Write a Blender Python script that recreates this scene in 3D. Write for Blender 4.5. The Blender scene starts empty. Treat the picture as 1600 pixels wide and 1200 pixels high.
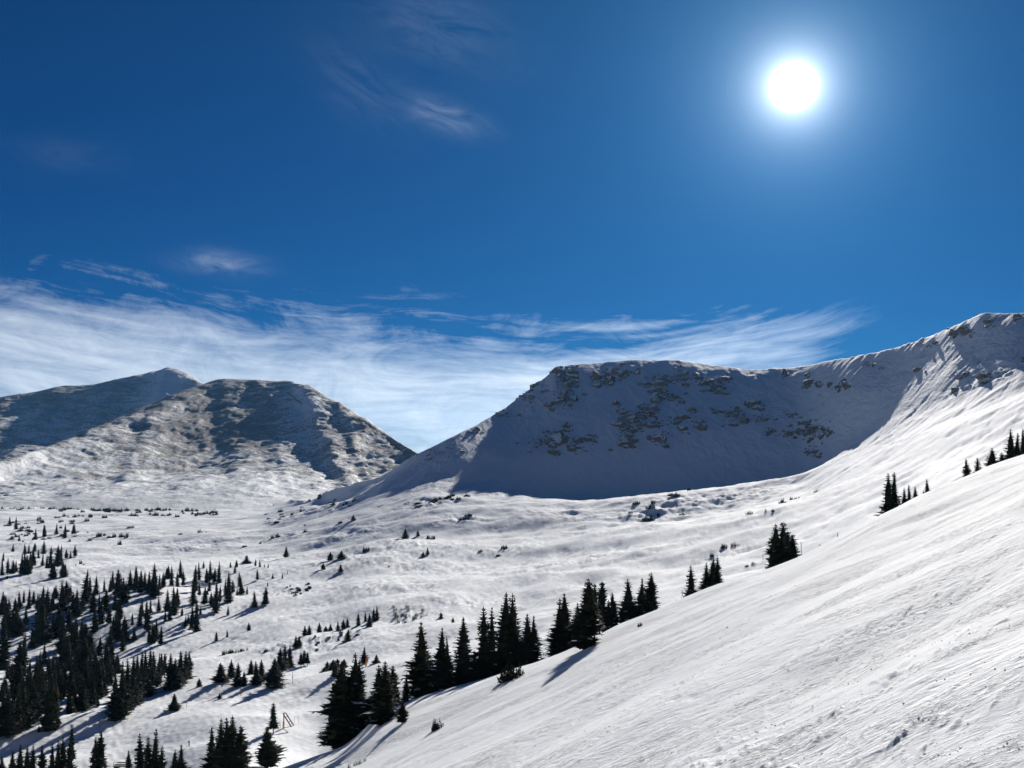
import bpy, bmesh, math, random
import numpy as np
from mathutils import Vector, Matrix

random.seed(7)
rng = np.random.default_rng(7)
scene = bpy.context.scene
C = scene.collection

# ------------------------------------------------------------------ camera
F = 1751.0                       # focal length in photo pixels (1600 wide)
HORIZON = 700.0                  # photo row of eye level
PITCH = math.atan((HORIZON - 600.0) / F)
S = 1.5                          # metres per layout unit
HAZE = 0.000014                  # haze density per metre
cam_data = bpy.data.cameras.new("camera")
cam_data.sensor_width = 36.0
cam_data.lens = 36.0 * F / 1600.0
cam_data.clip_start = 0.5
cam_data.clip_end = 60000.0
cam = bpy.data.objects.new("camera", cam_data)
cam.location = (0, 0, 0)
cam.rotation_euler = (math.pi / 2 + PITCH, 0, 0)
C.objects.link(cam)
scene.camera = cam

cp, sp = math.cos(PITCH), math.sin(PITCH)
def ray(px, py):
    """world direction through a photo pixel"""
    a = (px - 800.0) / F
    b = (600.0 - py) / F
    return np.array([a, cp - b * sp, sp + b * cp])
def uv(px, py):
    d = ray(px, py)
    return d[0] / d[1], d[2] / d[1]
def vslope(px, py):
    px = np.asarray(px, float); py = np.asarray(py, float)
    b = (600.0 - py) / F
    return (sp + b * cp) / (cp - b * sp)

# ------------------------------------------------------------------ light
SUN = ray(1240, 135); SUN = SUN / np.linalg.norm(SUN)
SUN_EL = math.asin(SUN[2]); SUN_AZ = math.atan2(SUN[0], SUN[1])
sun_data = bpy.data.lights.new("sun", 'SUN')
sun_data.energy = 5.0
sun_data.angle = math.radians(0.5)
sun_data.color = (1.0, 0.95, 0.88)
sun = bpy.data.objects.new("sun", sun_data)
sun.rotation_euler = Vector(SUN).to_track_quat('Z', 'Y').to_euler()
sun.location = (300, 900, 600)
C.objects.link(sun)

world = bpy.data.worlds.new("World")
scene.world = world
world.use_nodes = True
wn, wl = world.node_tree.nodes, world.node_tree.links
wn.clear()

def W(kind, **kw):
    n = wn.new(kind)
    for k, v in kw.items():
        setattr(n, k, v)
    return n
def _in(n, i, v):
    if hasattr(v, "is_output"):
        wl.new(v, n.inputs[i])
    else:
        n.inputs[i].default_value = v
def wm(op, a, b=0.0, c=0.0, clamp=False):
    n = W('ShaderNodeMath', operation=op, use_clamp=clamp)
    _in(n, 0, a); _in(n, 1, b)
    if op in ('MULTIPLY_ADD', 'SMOOTH_MIN', 'SMOOTH_MAX'):
        _in(n, 2, c)
    return n.outputs[0]
def wsmooth(x, e0, e1, o0=0.0, o1=1.0):
    n = W('ShaderNodeMapRange', interpolation_type='SMOOTHSTEP')
    _in(n, 0, x)
    for i, v in zip((1, 2, 3, 4), (e0, e1, o0, o1)):
        n.inputs[i].default_value = v
    return n.outputs[0]

sky = W('ShaderNodeTexSky', sky_type='NISHITA', sun_disc=False)
sky.sun_elevation = SUN_EL
sky.sun_rotation = SUN_AZ
sky.altitude = 3600
sky.air_density = 1.0
sky.dust_density = 0.1
sky.ozone_density = 2.5
SKY_STRENGTH = 0.05
hsv = W('ShaderNodeMix', data_type='RGBA', blend_type='MULTIPLY')      # deep high-altitude blue
hsv.inputs[0].default_value = 1.0
hsv.inputs[7].default_value = (0.0, 0.205, 0.45, 1)
wl.new(sky.outputs[0], hsv.inputs[6])

tc = W('ShaderNodeTexCoord')
sep = W('ShaderNodeSeparateXYZ'); wl.new(tc.outputs['Generated'], sep.inputs[0])
X, Y, Z = sep.outputs
AZ = wm('ARCTAN2', X, Y)
EL = wm('ARCSINE', Z)
# --- high cirrus sheet low in the sky: streaks that bow with azimuth
daz = wm('SUBTRACT', AZ, 0.06)
dpos = wm('MAXIMUM', daz, 0.0)
bow = wm('ADD', wm('MULTIPLY', wm('MINIMUM', wm('MULTIPLY', daz, daz), 0.45), 0.16), wm('MULTIPLY', wm('MINIMUM', wm('MULTIPLY', dpos, dpos), 0.2), 0.42))
SS = wm('SUBTRACT', EL, bow)
def wnoise(x, y, z, scale, detail, rough, dist=0.0):
    cx = W('ShaderNodeCombineXYZ')
    _in(cx, 0, x); _in(cx, 1, y); _in(cx, 2, z)
    n = W('ShaderNodeTexNoise')
    n.inputs['Scale'].default_value = scale
    n.inputs['Detail'].default_value = detail
    n.inputs['Roughness'].default_value = rough
    n.inputs['Distortion'].default_value = dist
    wl.new(cx.outputs[0], n.inputs['Vector'])
    return n.outputs[0]
warp = wm('MULTIPLY', wm('SUBTRACT', wnoise(wm('MULTIPLY', AZ, 2.0), wm('MULTIPLY', EL, 6.0), 0.0, 1.6, 3, 0.55), 0.5), 0.05)
S2 = wm('ADD', SS, warp)
n1 = wnoise(wm('MULTIPLY', AZ, 1.8), wm('MULTIPLY', S2, 17.0), 1.7, 1.7, 8, 0.64, 0.6)
n2 = wnoise(wm('MULTIPLY', AZ, 5.0), wm('MULTIPLY', S2, 60.0), 5.1, 1.5, 7, 0.68, 0.7)
n3 = wnoise(wm('MULTIPLY', AZ, 12.0), wm('MULTIPLY', S2, 26.0), 9.1, 1.2, 8, 0.72, 1.0)
tex = wm('ADD', wm('ADD', wm('MULTIPLY', n1, 0.50), wm('MULTIPLY', n2, 0.22)), wm('MULTIPLY', n3, 0.28))
# coverage: solid near the horizon, thin at the top edge
low = wm('MULTIPLY', wm('SUBTRACT', wnoise(wm('MULTIPLY', AZ, 4.5), wm('MULTIPLY', SS, 16.0), 3.3, 1.0, 4, 0.6, 0.4), 0.5), 0.085)
cover = wsmooth(wm('ADD', SS, low), 0.155, 0.03)
rightfade = wsmooth(wm('ADD', AZ, wm('MULTIPLY', wm('SUBTRACT', n3, 0.5), 0.16)), 0.38, 0.14)
cover = wm('MULTIPLY', cover, wm('ADD', wm('MULTIPLY', rightfade, 0.95), 0.05))
thr = wm('SUBTRACT', 0.60, wm('MULTIPLY', cover, 0.34))
dens = wm('MULTIPLY', wm('SUBTRACT', tex, thr), 3.0, clamp=True)
dens = wm('MULTIPLY', dens, wsmooth(cover, 0.0, 0.35))
# --- a few separate wisps
def wisp(px, py, ra, re, amp, tilt=0.0):
    d = ray(px, py); d = d / np.linalg.norm(d)
    a0, e0 = math.atan2(d[0], d[1]), math.asin(d[2])
    da = wm('SUBTRACT', AZ, a0); de = wm('SUBTRACT', EL, e0)
    de = wm('ADD', de, wm('MULTIPLY', da, tilt))
    q = wm('ADD', wm('POWER', wm('ABSOLUTE', wm('DIVIDE', da, ra)), 2.0), wm('POWER', wm('ABSOLUTE', wm('DIVIDE', de, re)), 2.0))
    g = wm('EXPONENT', wm('MULTIPLY', q, -1.0))
    nn = wnoise(wm('MULTIPLY', AZ, 14.0), wm('MULTIPLY', wm('ADD', EL, wm('MULTIPLY', AZ, tilt)), 40.0), px * 0.01, 1.3, 7, 0.7, 1.0)
    return wm('MULTIPLY', wm('MULTIPLY', g, amp), wm('MULTIPLY', wm('SUBTRACT', nn, 0.33), 2.6, clamp=True))
for w_ in ((695, 182, 0.035, 0.012, 0.17, 0.25), (690, 45, 0.06, 0.03, 0.07, 0.2), (345, 411, 0.03, 0.009, 0.28, 0.05),
           (100, 240, 0.04, 0.012, 0.04, 0.0), (560, 130, 0.04, 0.03, 0.05, 0.5)):
    dens = wm('ADD', dens, wisp(*w_), clamp=True)
dens = wm('MULTIPLY', dens, 0.93)

# --- glare round the sun (thin ice crystals in the air), a function of the angle to the sun
sv = W('ShaderNodeCombineXYZ')
for i in range(3):
    sv.inputs[i].default_value = float(SUN[i])
dot = W('ShaderNodeVectorMath', operation='DOT_PRODUCT')
wl.new(tc.outputs['Generated'], dot.inputs[0]); wl.new(sv.outputs[0], dot.inputs[1])
GA = wm('MULTIPLY', wm('ARCCOSINE', wm('MINIMUM', dot.outputs['Value'], 0.9999999)), 180 / math.pi)
def wexp(k, amp):
    return wm('MULTIPLY', wm('EXPONENT', wm('DIVIDE', GA, -k)), amp)
aur = wm('ADD', wm('ADD', wexp(0.62, 4.0), wexp(1.6, 0.62)), 0.0)
disc = wm('MULTIPLY', wsmooth(GA, 1.3, 0.3), 12.0)

base = W('ShaderNodeBackground'); base.inputs[1].default_value = SKY_STRENGTH
cloudcol = W('ShaderNodeRGB'); cloudcol.outputs[0].default_value = (12.2, 13.6, 15.2, 1)
glow = wm('MULTIPLY_ADD', wexp(14.0, 1.0), 0.9, 0.80)
cc2 = W('ShaderNodeVectorMath', operation='SCALE'); wl.new(cloudcol.outputs[0], cc2.inputs[0]); wl.new(glow, cc2.inputs['Scale'])
mixc = W('ShaderNodeMix', data_type='RGBA')
wl.new(dens, mixc.inputs[0]); wl.new(hsv.outputs[2], mixc.inputs[6]); wl.new(cc2.outputs[0], mixc.inputs[7])
wl.new(mixc.outputs[2], base.inputs[0])
gl = W('ShaderNodeBackground'); gl.inputs[0].default_value = (0.90, 0.96, 1.0, 1)
wl.new(wm('MULTIPLY', wm('ADD', aur, disc), 0.7), gl.inputs[1])
gl2 = W('ShaderNodeBackground'); gl2.inputs[0].default_value = (0.16, 0.58, 1.0, 1)
wl.new(wm('ADD', wexp(3.5, 0.22), wexp(14.0, 0.125)), gl2.inputs[1])
add0 = W('ShaderNodeAddShader'); wl.new(base.outputs[0], add0.inputs[0]); wl.new(gl2.outputs[0], add0.inputs[1])
addsh = W('ShaderNodeAddShader'); wl.new(add0.outputs[0], addsh.inputs[0]); wl.new(gl.outputs[0], addsh.inputs[1])
wout = W('ShaderNodeOutputWorld'); wl.new(addsh.outputs[0], wout.inputs[0])

vs = scene.view_settings
vs.view_transform = 'Standard'
vs.look = 'None'
vs.exposure = 0.6
vs.gamma = 1.0
vs.use_curve_mapping = False
scene.render.engine = 'CYCLES'
scene.cycles.max_bounces = 6
scene.cycles.diffuse_bounces = 3
scene.cycles.glossy_bounces = 2
scene.cycles.caustics_reflective = False
scene.cycles.caustics_refractive = False
scene.cycles.use_denoising = True

# ------------------------------------------------------------------ helpers
def tag(o, label=None, cat=None, group=None, kind=None):
    if label: o["label"] = label
    if cat: o["category"] = cat
    if group: o["group"] = group
    if kind: o["kind"] = kind
    return o
def link(o, parent=None):
    C.objects.link(o)
    if parent is not None:
        o.parent = parent
    return o
def mesh_from(name, V, Fq, smooth=False, mats=(), fmat=None):
    """V (n,3) array, Fq list of index tuples or (m,k) array"""
    me = bpy.data.meshes.new(name)
    V = np.asarray(V, np.float32)
    if isinstance(Fq, np.ndarray):
        m, k = Fq.shape
        me.vertices.add(len(V)); me.vertices.foreach_set("co", V.ravel())
        me.loops.add(m * k); me.loops.foreach_set("vertex_index", Fq.astype(np.int32).ravel())
        me.polygons.add(m)
        me.polygons.foreach_set("loop_start", np.arange(0, m * k, k, dtype=np.int32))
        me.update(calc_edges=True)
    else:
        me.from_pydata([tuple(map(float, v)) for v in V], [], [tuple(f) for f in Fq])
        me.update()
    for m_ in mats:
        me.materials.append(m_)
    if fmat is not None:
        me.polygons.foreach_set("material_index", np.asarray(fmat, np.int32))
    me.polygons.foreach_set("use_smooth", np.full(len(me.polygons), bool(smooth)))
    return me

# gradient noise in numpy
_G = rng.normal(size=(4096, 2)); _G /= np.linalg.norm(_G, axis=1)[:, None]
def pn(x, y, seed=0):
    xi = np.floor(x).astype(np.int64); yi = np.floor(y).astype(np.int64)
    xf = x - xi; yf = y - yi
    def g(ix, iy):
        h = (ix * 374761393 + iy * 668265263 + seed * 974711) & 0x7fffffff
        h = ((h ^ (h >> 13)) * 1274126177) & 0x7fffffff
        h = (h ^ (h >> 16)) & 4095
        return _G[h]
    def d(ix, iy, fx, fy):
        gg = g(ix, iy)
        return gg[..., 0] * fx + gg[..., 1] * fy
    a = d(xi, yi, xf, yf); b = d(xi + 1, yi, xf - 1, yf)
    c = d(xi, yi + 1, xf, yf - 1); e = d(xi + 1, yi + 1, xf - 1, yf - 1)
    u = xf * xf * xf * (xf * (xf * 6 - 15) + 10); v = yf * yf * yf * (yf * (yf * 6 - 15) + 10)
    return 1.5 * ((a * (1 - u) + b * u) * (1 - v) + (c * (1 - u) + e * u) * v)
def fbm(x, y, seed=0, oct=4, gain=0.5, lac=2.03):
    s = 0; a = 1.0
    for i in range(oct):
        s = s + a * pn(x, y, seed + i * 17)
        x = x * lac + 13.7; y = y * lac - 7.3; a *= gain
    return s
def sstep(x, a, b):
    t = np.clip((x - a) / (b - a), 0, 1)
    return t * t * (3 - 2 * t)

def pchip_d(x, y):
    """slopes of a monotone cubic along the last axis"""
    h = np.diff(x, axis=-1); dl = np.diff(y, axis=-1) / h
    d = np.zeros_like(y)
    w1 = 2 * h[..., 1:] + h[..., :-1]; w2 = h[..., 1:] + 2 * h[..., :-1]
    same = dl[..., 1:] * dl[..., :-1] > 0
    with np.errstate(divide='ignore', invalid='ignore'):
        m = (w1 + w2) / (w1 / dl[..., :-1] + w2 / dl[..., 1:])
    d[..., 1:-1] = np.where(same, m, 0)
    d[..., 0] = dl[..., 0]; d[..., -1] = dl[..., -1]
    return d
def pchip_eval(x, y, d, i, q):
    """per-row evaluation: x,y,d (n,K), interval index i (n,), query q (n,)"""
    r = np.arange(len(q))
    x0, x1 = x[r, i], x[r, i + 1]; y0, y1 = y[r, i], y[r, i + 1]; h = x1 - x0
    t = np.clip((q - x0) / h, 0, 1)
    t2, t3 = t * t, t * t * t
    return (2 * t3 - 3 * t2 + 1) * y0 + (t3 - 2 * t2 + t) * h * d[r, i] + (3 * t2 - 2 * t3) * y1 + (t3 - t2) * h * d[r, i + 1]
class Curve1:
    def __init__(s, pts):
        p = sorted(pts); s.x = np.array([a for a, b in p], float); s.y = np.array([b for a, b in p], float)
        s.d = pchip_d(s.x[None], s.y[None])[0]
    def __call__(s, q):
        q = np.clip(np.asarray(q, float), s.x[0], s.x[-1])
        i = np.clip(np.searchsorted(s.x, q, side='right') - 1, 0, len(s.x) - 2)
        h = s.x[i + 1] - s.x[i]; t = (q - s.x[i]) / h; t2 = t * t; t3 = t2 * t
        return (2 * t3 - 3 * t2 + 1) * s.y[i] + (t3 - 2 * t2 + t) * h * s.d[i] + (3 * t2 - 2 * t3) * s.y[i + 1] + (t3 - t2) * h * s.d[i + 1]

# ------------------------------------------------------------------ terrain survey
GX, GY, HH = 0.42, -0.154, 6.0          # the open slope the viewer hangs over: a tilted plane (layout units)
CREST_T = Curve1([(-500, 100), (0, 108), (400, 112), (540, 117), (800, 130), (1000, 138), (1215, 145), (1400, 155), (1600, 165), (2100, 180)])
CREST_P = Curve1([(-500, 1570), (0, 1375), (400, 1222), (500, 1187), (540, 1172), (600, 1122), (640, 1103), (700, 1082), (800, 1050), (880, 1026), (960, 988),
                  (1040, 957), (1120, 927), (1215, 897), (1300, 855), (1390, 810), (1500, 763), (1560, 740), (1600, 728), (1800, 650), (2100, 530)])
def K(rows):
    return Curve1([(a, b) for a, b, c in rows]), Curve1([(a, c) for a, b, c in rows])
LINES = [
 K([(-500,180,1240),(0,180,1240),(200,180,1235),(400,185,1180),(500,190,1195),(600,195,1140),(700,200,1105),(800,205,1070),(900,210,1035),(1000,215,990),(1120,220,945),(1240,225,905),(1330,230,865),(1400,235,825),(1500,240,785),(1600,245,750),(2100,260,560)]),
 K([(-500,260,1110),(0,260,1110),(200,260,1105),(400,265,1080),(500,270,1070),(600,280,1045),(700,290,1020),(800,300,995),(900,310,965),(1000,320,935),(1120,330,905),(1240,330,875),(1330,320,845),(1400,310,808),(1500,310,758),(1600,310,722),(2100,310,540)]),
 K([(-500,390,990),(0,390,985),(200,390,972),(400,400,965),(500,400,960),(600,400,945),(700,400,938),(800,400,932),(900,410,912),(1000,420,890),(1120,430,862),(1240,430,832),(1330,420,800),(1400,410,770),(1500,400,725),(1600,400,690),(2100,400,520)]),
 K([(-500,500,912),(0,500,905),(200,500,897),(400,500,912),(500,500,910),(600,500,898),(700,500,895),(800,500,890),(900,510,872),(1000,520,850),(1120,530,828),(1240,530,798),(1330,520,765),(1400,510,735),(1500,490,695),(1600,480,660),(2100,470,500)]),
 K([(-500,640,872),(0,640,872),(200,640,868),(400,620,868),(500,620,860),(600,620,845),(700,620,840),(800,620,838),(900,620,830),(1000,630,815),(1120,640,800),(1240,640,772),(1330,620,735),(1400,600,705),(1500,560,665),(1600,540,632),(2100,520,480)]),
 K([(-500,850,830),(0,850,830),(200,850,828),(400,800,830),(500,780,815),(600,760,795),(700,760,778),(800,770,777),(900,780,780),(1000,785,776),(1120,790,764),(1240,785,745),(1330,765,702),(1400,735,662),(1500,680,622),(1600,630,601),(2100,600,440)]),
 K([(-500,1050,812),(0,1050,810),(200,1050,812),(400,950,815),(500,900,795),(600,830,772),(700,842,750),(800,845,763),(900,850,781),(1000,850,781),(1120,855,772),(1240,850,752),(1330,825,690),(1400,788,637),(1500,722,592),(1600,668,579),(2100,620,420)]),
 K([(-500,1300,794),(0,1300,792),(200,1300,795),(400,1200,797),(500,1040,785),(600,880,752),(700,890,714),(800,955,692),(900,1000,660),(1000,1010,655),(1120,1010,655),(1240,990,650),(1330,900,612),(1400,858,590),(1500,782,550),(1600,724,534),(2100,660,395)]),
 K([(-500,1600,783),(0,1600,781),(200,1600,784),(400,1450,788),(480,1120,781),(540,1000,762),(600,930,740),(640,922,716),(700,936,688),(740,978,667),(770,1024,650),(800,1070,631),(830,1108,607),(850,1130,592),(870,1145,577),(890,1163,570),(920,1168,567),(1000,1180,563),(1040,1180,563),(1100,1172,568),(1180,1150,577),(1240,1130,574),(1300,1040,565),(1330,995,560),(1400,926,545),(1450,886,528),(1500,848,507),(1550,818,489),(1600,794,488),(2100,720,370)]),
]
def columns(px):
    """knots of the ground profile under each photo column"""
    px = np.asarray(px, float); pc = np.clip(px, -500, 2100); u = (pc - 800.0) / F
    # ray directions are pitched, so use the slope form for the heights
    T, Zs = [], []
    for t in (0.4, 20.0, 50.0, 85.0):
        T.append(np.full_like(u, t)); Zs.append(GX * u * t + GY * t - HH)
    ct = CREST_T(pc); cz = vslope(pc, CREST_P(pc)) * ct
    T.append(ct); Zs.append(cz)
    T.append(ct + 14); Zs.append(cz + (vslope(pc, CREST_P(pc)) - 0.16) * 14)
    for a, b in LINES:
        t = a(pc); T.append(t); Zs.append(vslope(pc, b(pc)) * t)
    rt, rz = T[-1], Zs[-1]
    low = sstep(pc, 600, 420)                       # no ridge on the far left, the plain runs on
    T.append(rt + 8); Zs.append(rz - 0.6 * (1 - low))
    T.append(rt + 70); Zs.append(rz - 12 * (1 - low) - 1)
    T.append(rt + 420); Zs.append(rz - 120 * (1 - low) - 12)
    T.append(np.full_like(u, 4200.0)); Zs.append(np.full_like(u, -260.0))
    T.append(np.full_like(u, 9000.0)); Zs.append(np.full_like(u, -420.0))
    T = np.stack(T, 1); Zs = np.stack(Zs, 1)
    h = np.diff(T, axis=1); dl = np.diff(Zs, axis=1) / h
    D = np.zeros_like(Zs)
    D[:, 1:-1] = (h[:, :-1] * dl[:, 1:] + h[:, 1:] * dl[:, :-1]) / (h[:, :-1] + h[:, 1:])
    D[:, 0] = dl[:, 0]; D[:, -1] = dl[:, -1]
    ir = 6 + len(LINES) - 1
    D[:, ir] = 0.30 * (1 - low); D[:, ir + 1] = -0.16 * (1 - low); D[:, ir + 2:] = pchip_d(T, Zs)[:, ir + 2:]
    return T, Zs, D
def px_of(x, y):
    """photo column (at eye level) of a ground point: columns are vertical planes through the viewpoint"""
    return 800.0 + F * x / np.maximum(y, 1e-3)
def loft(T, Zs, D, t):
    i = np.clip((T <= t[:, None]).sum(1) - 1, 0, T.shape[1] - 2)
    return pchip_eval(T, Zs, D, i, t)

WD = np.array([0.62, 0.78])          # direction the wind streaks run on the open slope
ROUGH = []                            # (x, y, radius, amplitude, wavelength) lumpy patches, filled below
def relief_near(x, y):
    """wind-worked crust of the open slope"""
    a = x * WD[0] + y * WD[1]; b = -x * WD[1] + y * WD[0]
    near = np.exp(-(y / 100.0) ** 2)
    mid = np.exp(-(y / 220.0) ** 2)
    wob = 1.6 * pn(x / 11, y / 11, 3)
    big = 0.6 * fbm(a / 46, b / 17, 5, 3) + 0.10 * mid * fbm(a / 13, b / 5.0, 6, 2)
    # bands of broken crust run across the slope a little flatter than the streaks
    ba = x * 0.86 + y * 0.5; bb = -x * 0.5 + y * 0.86
    band = sstep(fbm(ba / 22, bb / 5.5, 9, 4, 0.6), 0.0, 0.6)
    s1 = fbm(a / 5.0, (b + wob) / 1.7, 21, 3, 0.55)
    scour = np.minimum(0.0, s1 + 0.2)
    dash = np.maximum(0.0, fbm(a / 1.7, (b + wob) / 0.62, 31, 3, 0.55) - 0.22)
    crumb = np.maximum(0.0, fbm(x / 0.62, y / 0.62, 41, 3, 0.6) - 0.42)
    z = big + mid * (0.05 * s1 + 0.10 * scour * band) + near * (0.20 * dash * (0.12 + band) + 0.12 * crumb * band)
    tr = 0
    for (ox, oy, ang, w, dep, sd) in TRACKS:            # crossing ski tracks and kicked-up lines
        c_, s_ = math.cos(ang), math.sin(ang)
        al = (x - ox) * c_ + (y - oy) * s_; ac = -(x - ox) * s_ + (y - oy) * c_ + 1.5 * pn(al / 14, al * 0 + sd, sd)
        prof = -np.exp(-(ac / w) ** 2) + 0.7 * np.exp(-((ac - 1.7 * w) / (0.7 * w)) ** 2)
        tr = tr + dep * prof * (0.55 + 0.9 * pn(al / 2.3, al * 0 + 7 + sd, sd + 2)) * sstep(pn(al / 9, al * 0 + sd, sd + 5), -0.25, 0.2)
    return z + tr * mid
def relief_far(x, y, px):
    """drifts of the valley, ribs and gullies of the bowl"""
    va = x * 0.55 + y * 0.83; vb = -x * 0.83 + y * 0.55
    wallmask = sstep(y, 1160, 1330) * sstep(px, 560, 760)
    vz = 4.6 * fbm(x / 200, y / 150, 51, 3, 0.45) + 1.5 * fbm(va / 75, vb / 26, 61, 3) + 0.20 * fbm(va / 17, vb / 5.5, 71, 3, 0.6)
    lee = np.minimum(0, fbm(va / 40, vb / 15, 66, 3) + 0.25) * 1.5
    wz = 1.7 * fbm(x / 60, y / 170, 81, 4) + 0.5 * fbm(x / 17, y / 30, 91, 3)
    ra = x * 0.8 + y * 0.6; rb = -x * 0.6 + y * 0.8
    rslope = sstep(px, 1180, 1380) * sstep(y, 620, 780)
    vz = vz * (1 - 0.45 * rslope) + rslope * (0.55 * fbm(ra / 60, rb / 9, 101, 3))
    upper = rslope * sstep(y, 1000, 1120) * sstep(px, 1250, 1340) * sstep(px, 1640, 1480)
    wz = wz + upper * 2.6 * np.abs(fbm(ra / 120, rb / 24, 111, 3))
    fade = sstep(y, 2300, 3200)
    z = (vz + lee) * (1 - wallmask) * (1 - fade) + wallmask * wz
    for (cx, cy, r, am, wl_) in ROUGH:
        k = np.nonzero((np.abs(x - cx) < 2.4 * r) & (np.abs(y - cy) < 2.4 * r))[0]
        if len(k):
            q = np.exp(-(((x[k] - cx) ** 2 + (y[k] - cy) ** 2) / (r * r)))
            z[k] += q * am * fbm(x[k] / wl_, y[k] / wl_, int(cx) & 255, 4, 0.6)
    return z
def relief(x, y, px, crest):
    """surface relief in metres; x, y in metres; crest = metres of depth to the slope's edge"""
    fg = sstep(y, crest + 70, crest + 5)
    z = np.zeros_like(x)
    k = np.nonzero(fg > 0)[0]
    if len(k): z[k] += fg[k] * relief_near(x[k], y[k])
    k = np.nonzero(fg < 1)[0]
    if len(k): z[k] += (1 - fg[k]) * relief_far(x[k], y[k], px[k])
    return z
TRACKS = []
for k in range(9):
    TRACKS.append((random.uniform(2, 45), random.uniform(28, 75), math.radians(random.choice([52, 58, 30, 64, 70, 44, 12])) + random.uniform(-0.1, 0.1),
                   random.uniform(0.14, 0.3), random.uniform(0.03, 0.075), k * 3 + 1))

def ground_z(x, y):
    """height of the built ground at points in metres"""
    x = np.atleast_1d(np.asarray(x, float)); y = np.atleast_1d(np.asarray(y, float))
    px = px_of(x, y)
    T, Zs, D = columns(px)
    return loft(T, Zs, D, y / S) * S + relief(x, y, px, CREST_T(np.clip(px, -500, 2100)) * S)
def ground_at(px, py, lo=15.0, hi=1600.0):
    """first ground point (metres) seen through a photo pixel between two depths (layout units)"""
    u, v = uv(px, py)
    T, Zs, D = columns(np.array([800.0 + F * u]))
    def look(t):
        n = len(t); R = lambda A: np.broadcast_to(A, (n, A.shape[1]))
        return loft(R(T), R(Zs), R(D), t) / t
    t = np.linspace(lo, hi, 900); vv = look(t)
    for it in range(2):
        k = np.nonzero(vv >= v)[0]
        k = int(k[0]) if len(k) else int(np.argmax(vv))
        t0, t1 = t[max(k - 1, 0)], t[k]
        if it == 0 and t1 > t0:
            t = np.linspace(t0, t1, 24); vv = look(t)
    yy = t[k] * S; xx = u * yy
    return float(xx), float(yy), float(ground_z(xx, yy)[0])

# lumpy moraine and drift patches seen in the bowl
for (px, py, r, am, wl_) in ((1010, 800, 34, 3.4, 22), (1070, 785, 42, 2.4, 16), (1150, 775, 40, 1.8, 14), (785, 858, 26, 1.4, 12), (940, 868, 34, 1.6, 15),
                             (735, 940, 26, 1.3, 12), (460, 930, 24, 1.0, 8), (500, 1010, 26, 1.3, 10), (645, 962, 16, 1.6, 10), (560, 830, 40, 1.2, 14),
                             (1400, 672, 40, 0.9, 12), (1330, 700, 30, 0.8, 10), (1530, 592, 26, 5.0, 26), (1555, 590, 18, 4.0, 18), (450, 838, 26, 2.0, 18),
                             (180, 842, 26, 1.6, 20), (1420, 745, 40, 0.6, 10), (440, 815, 30, 2.0, 14), (500, 795, 36, 2.6, 16), (545, 785, 30, 2.2, 15), (670, 788, 26, 2.4, 14), (722, 810, 20, 2.0, 12),
                             (640, 855, 42, 1.5, 16), (880, 800, 50, 1.3, 20), (850, 890, 46, 1.4, 18), (560, 880, 42, 1.5, 18), (620, 920, 36, 1.2, 15), (300, 850, 60, 1.5, 25),
                             (100, 790, 90, 1.6, 25), (220, 795, 90, 1.6, 25), (1240, 787, 26, 1.6, 14), (1150, 852, 22, 1.4, 12), (1172, 815, 16, 1.4, 12), (690, 885, 36, 1.2, 16)):
    x_, y_, z_ = ground_at(px, py)
    ROUGH.append((x_, y_, r * 1.0, am * 0.8, wl_))

# ------------------------------------------------------------------ materials
def new_mat(name):
    m = bpy.data.materials.new(name); m.use_nodes = True
    nt = m.node_tree; b = nt.nodes['Principled BSDF']
    return m, nt, b
class NT:
    def __init__(s, nt): s.nt = nt
    def node(s, kind, **kw):
        n = s.nt.nodes.new(kind)
        for k, v in kw.items(): setattr(n, k, v)
        return n
    def set(s, n, i, v):
        if hasattr(v, "is_output"): s.nt.links.new(v, n.inputs[i])
        else: n.inputs[i].default_value = v
    def math(s, op, a, b=0.0, clamp=False):
        n = s.node('ShaderNodeMath', operation=op, use_clamp=clamp); s.set(n, 0, a); s.set(n, 1, b); return n.outputs[0]
    def noise(s, vec, scale, detail=4, rough=0.55, dist=0.0):
        n = s.node('ShaderNodeTexNoise'); s.set(n, 'Vector', vec); s.set(n, 'Scale', scale); s.set(n, 'Detail', detail)
        s.set(n, 'Roughness', rough); s.set(n, 'Distortion', dist); return n.outputs[0]
    def mapping(s, vec, rot=(0, 0, 0), scale=(1, 1, 1)):
        n = s.node('ShaderNodeMapping'); s.set(n, 'Vector', vec); s.set(n, 'Rotation', rot); s.set(n, 'Scale', scale); return n.outputs[0]
    def step(s, x, a, b, o0=0.0, o1=1.0):
        n = s.node('ShaderNodeMapRange', interpolation_type='SMOOTHSTEP'); s.set(n, 0, x)
        for i, v in zip((1, 2, 3, 4), (a, b, o0, o1)): s.set(n, i, v)
        return n.outputs[0]
    def mix(s, f, a, b):
        n = s.node('ShaderNodeMix', data_type='RGBA'); s.set(n, 0, f); s.set(n, 6, a); s.set(n, 7, b); return n.outputs[2]
    def bump(s, h, dist, strength=1.0, normal=None):
        n = s.node('ShaderNodeBump'); s.set(n, 'Height', h); s.set(n, 'Distance', dist); s.set(n, 'Strength', strength)
        if normal is not None: s.set(n, 'Normal', normal)
        return n.outputs[0]
SNOW = (0.86, 0.885, 0.91, 1)
wang = -math.atan2(WD[1], WD[0])

def snow_common(b, g, rough=0.78, spec=0.010):
    b.inputs['Roughness'].default_value = rough
    b.inputs['Specular IOR Level'].default_value = spec

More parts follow.
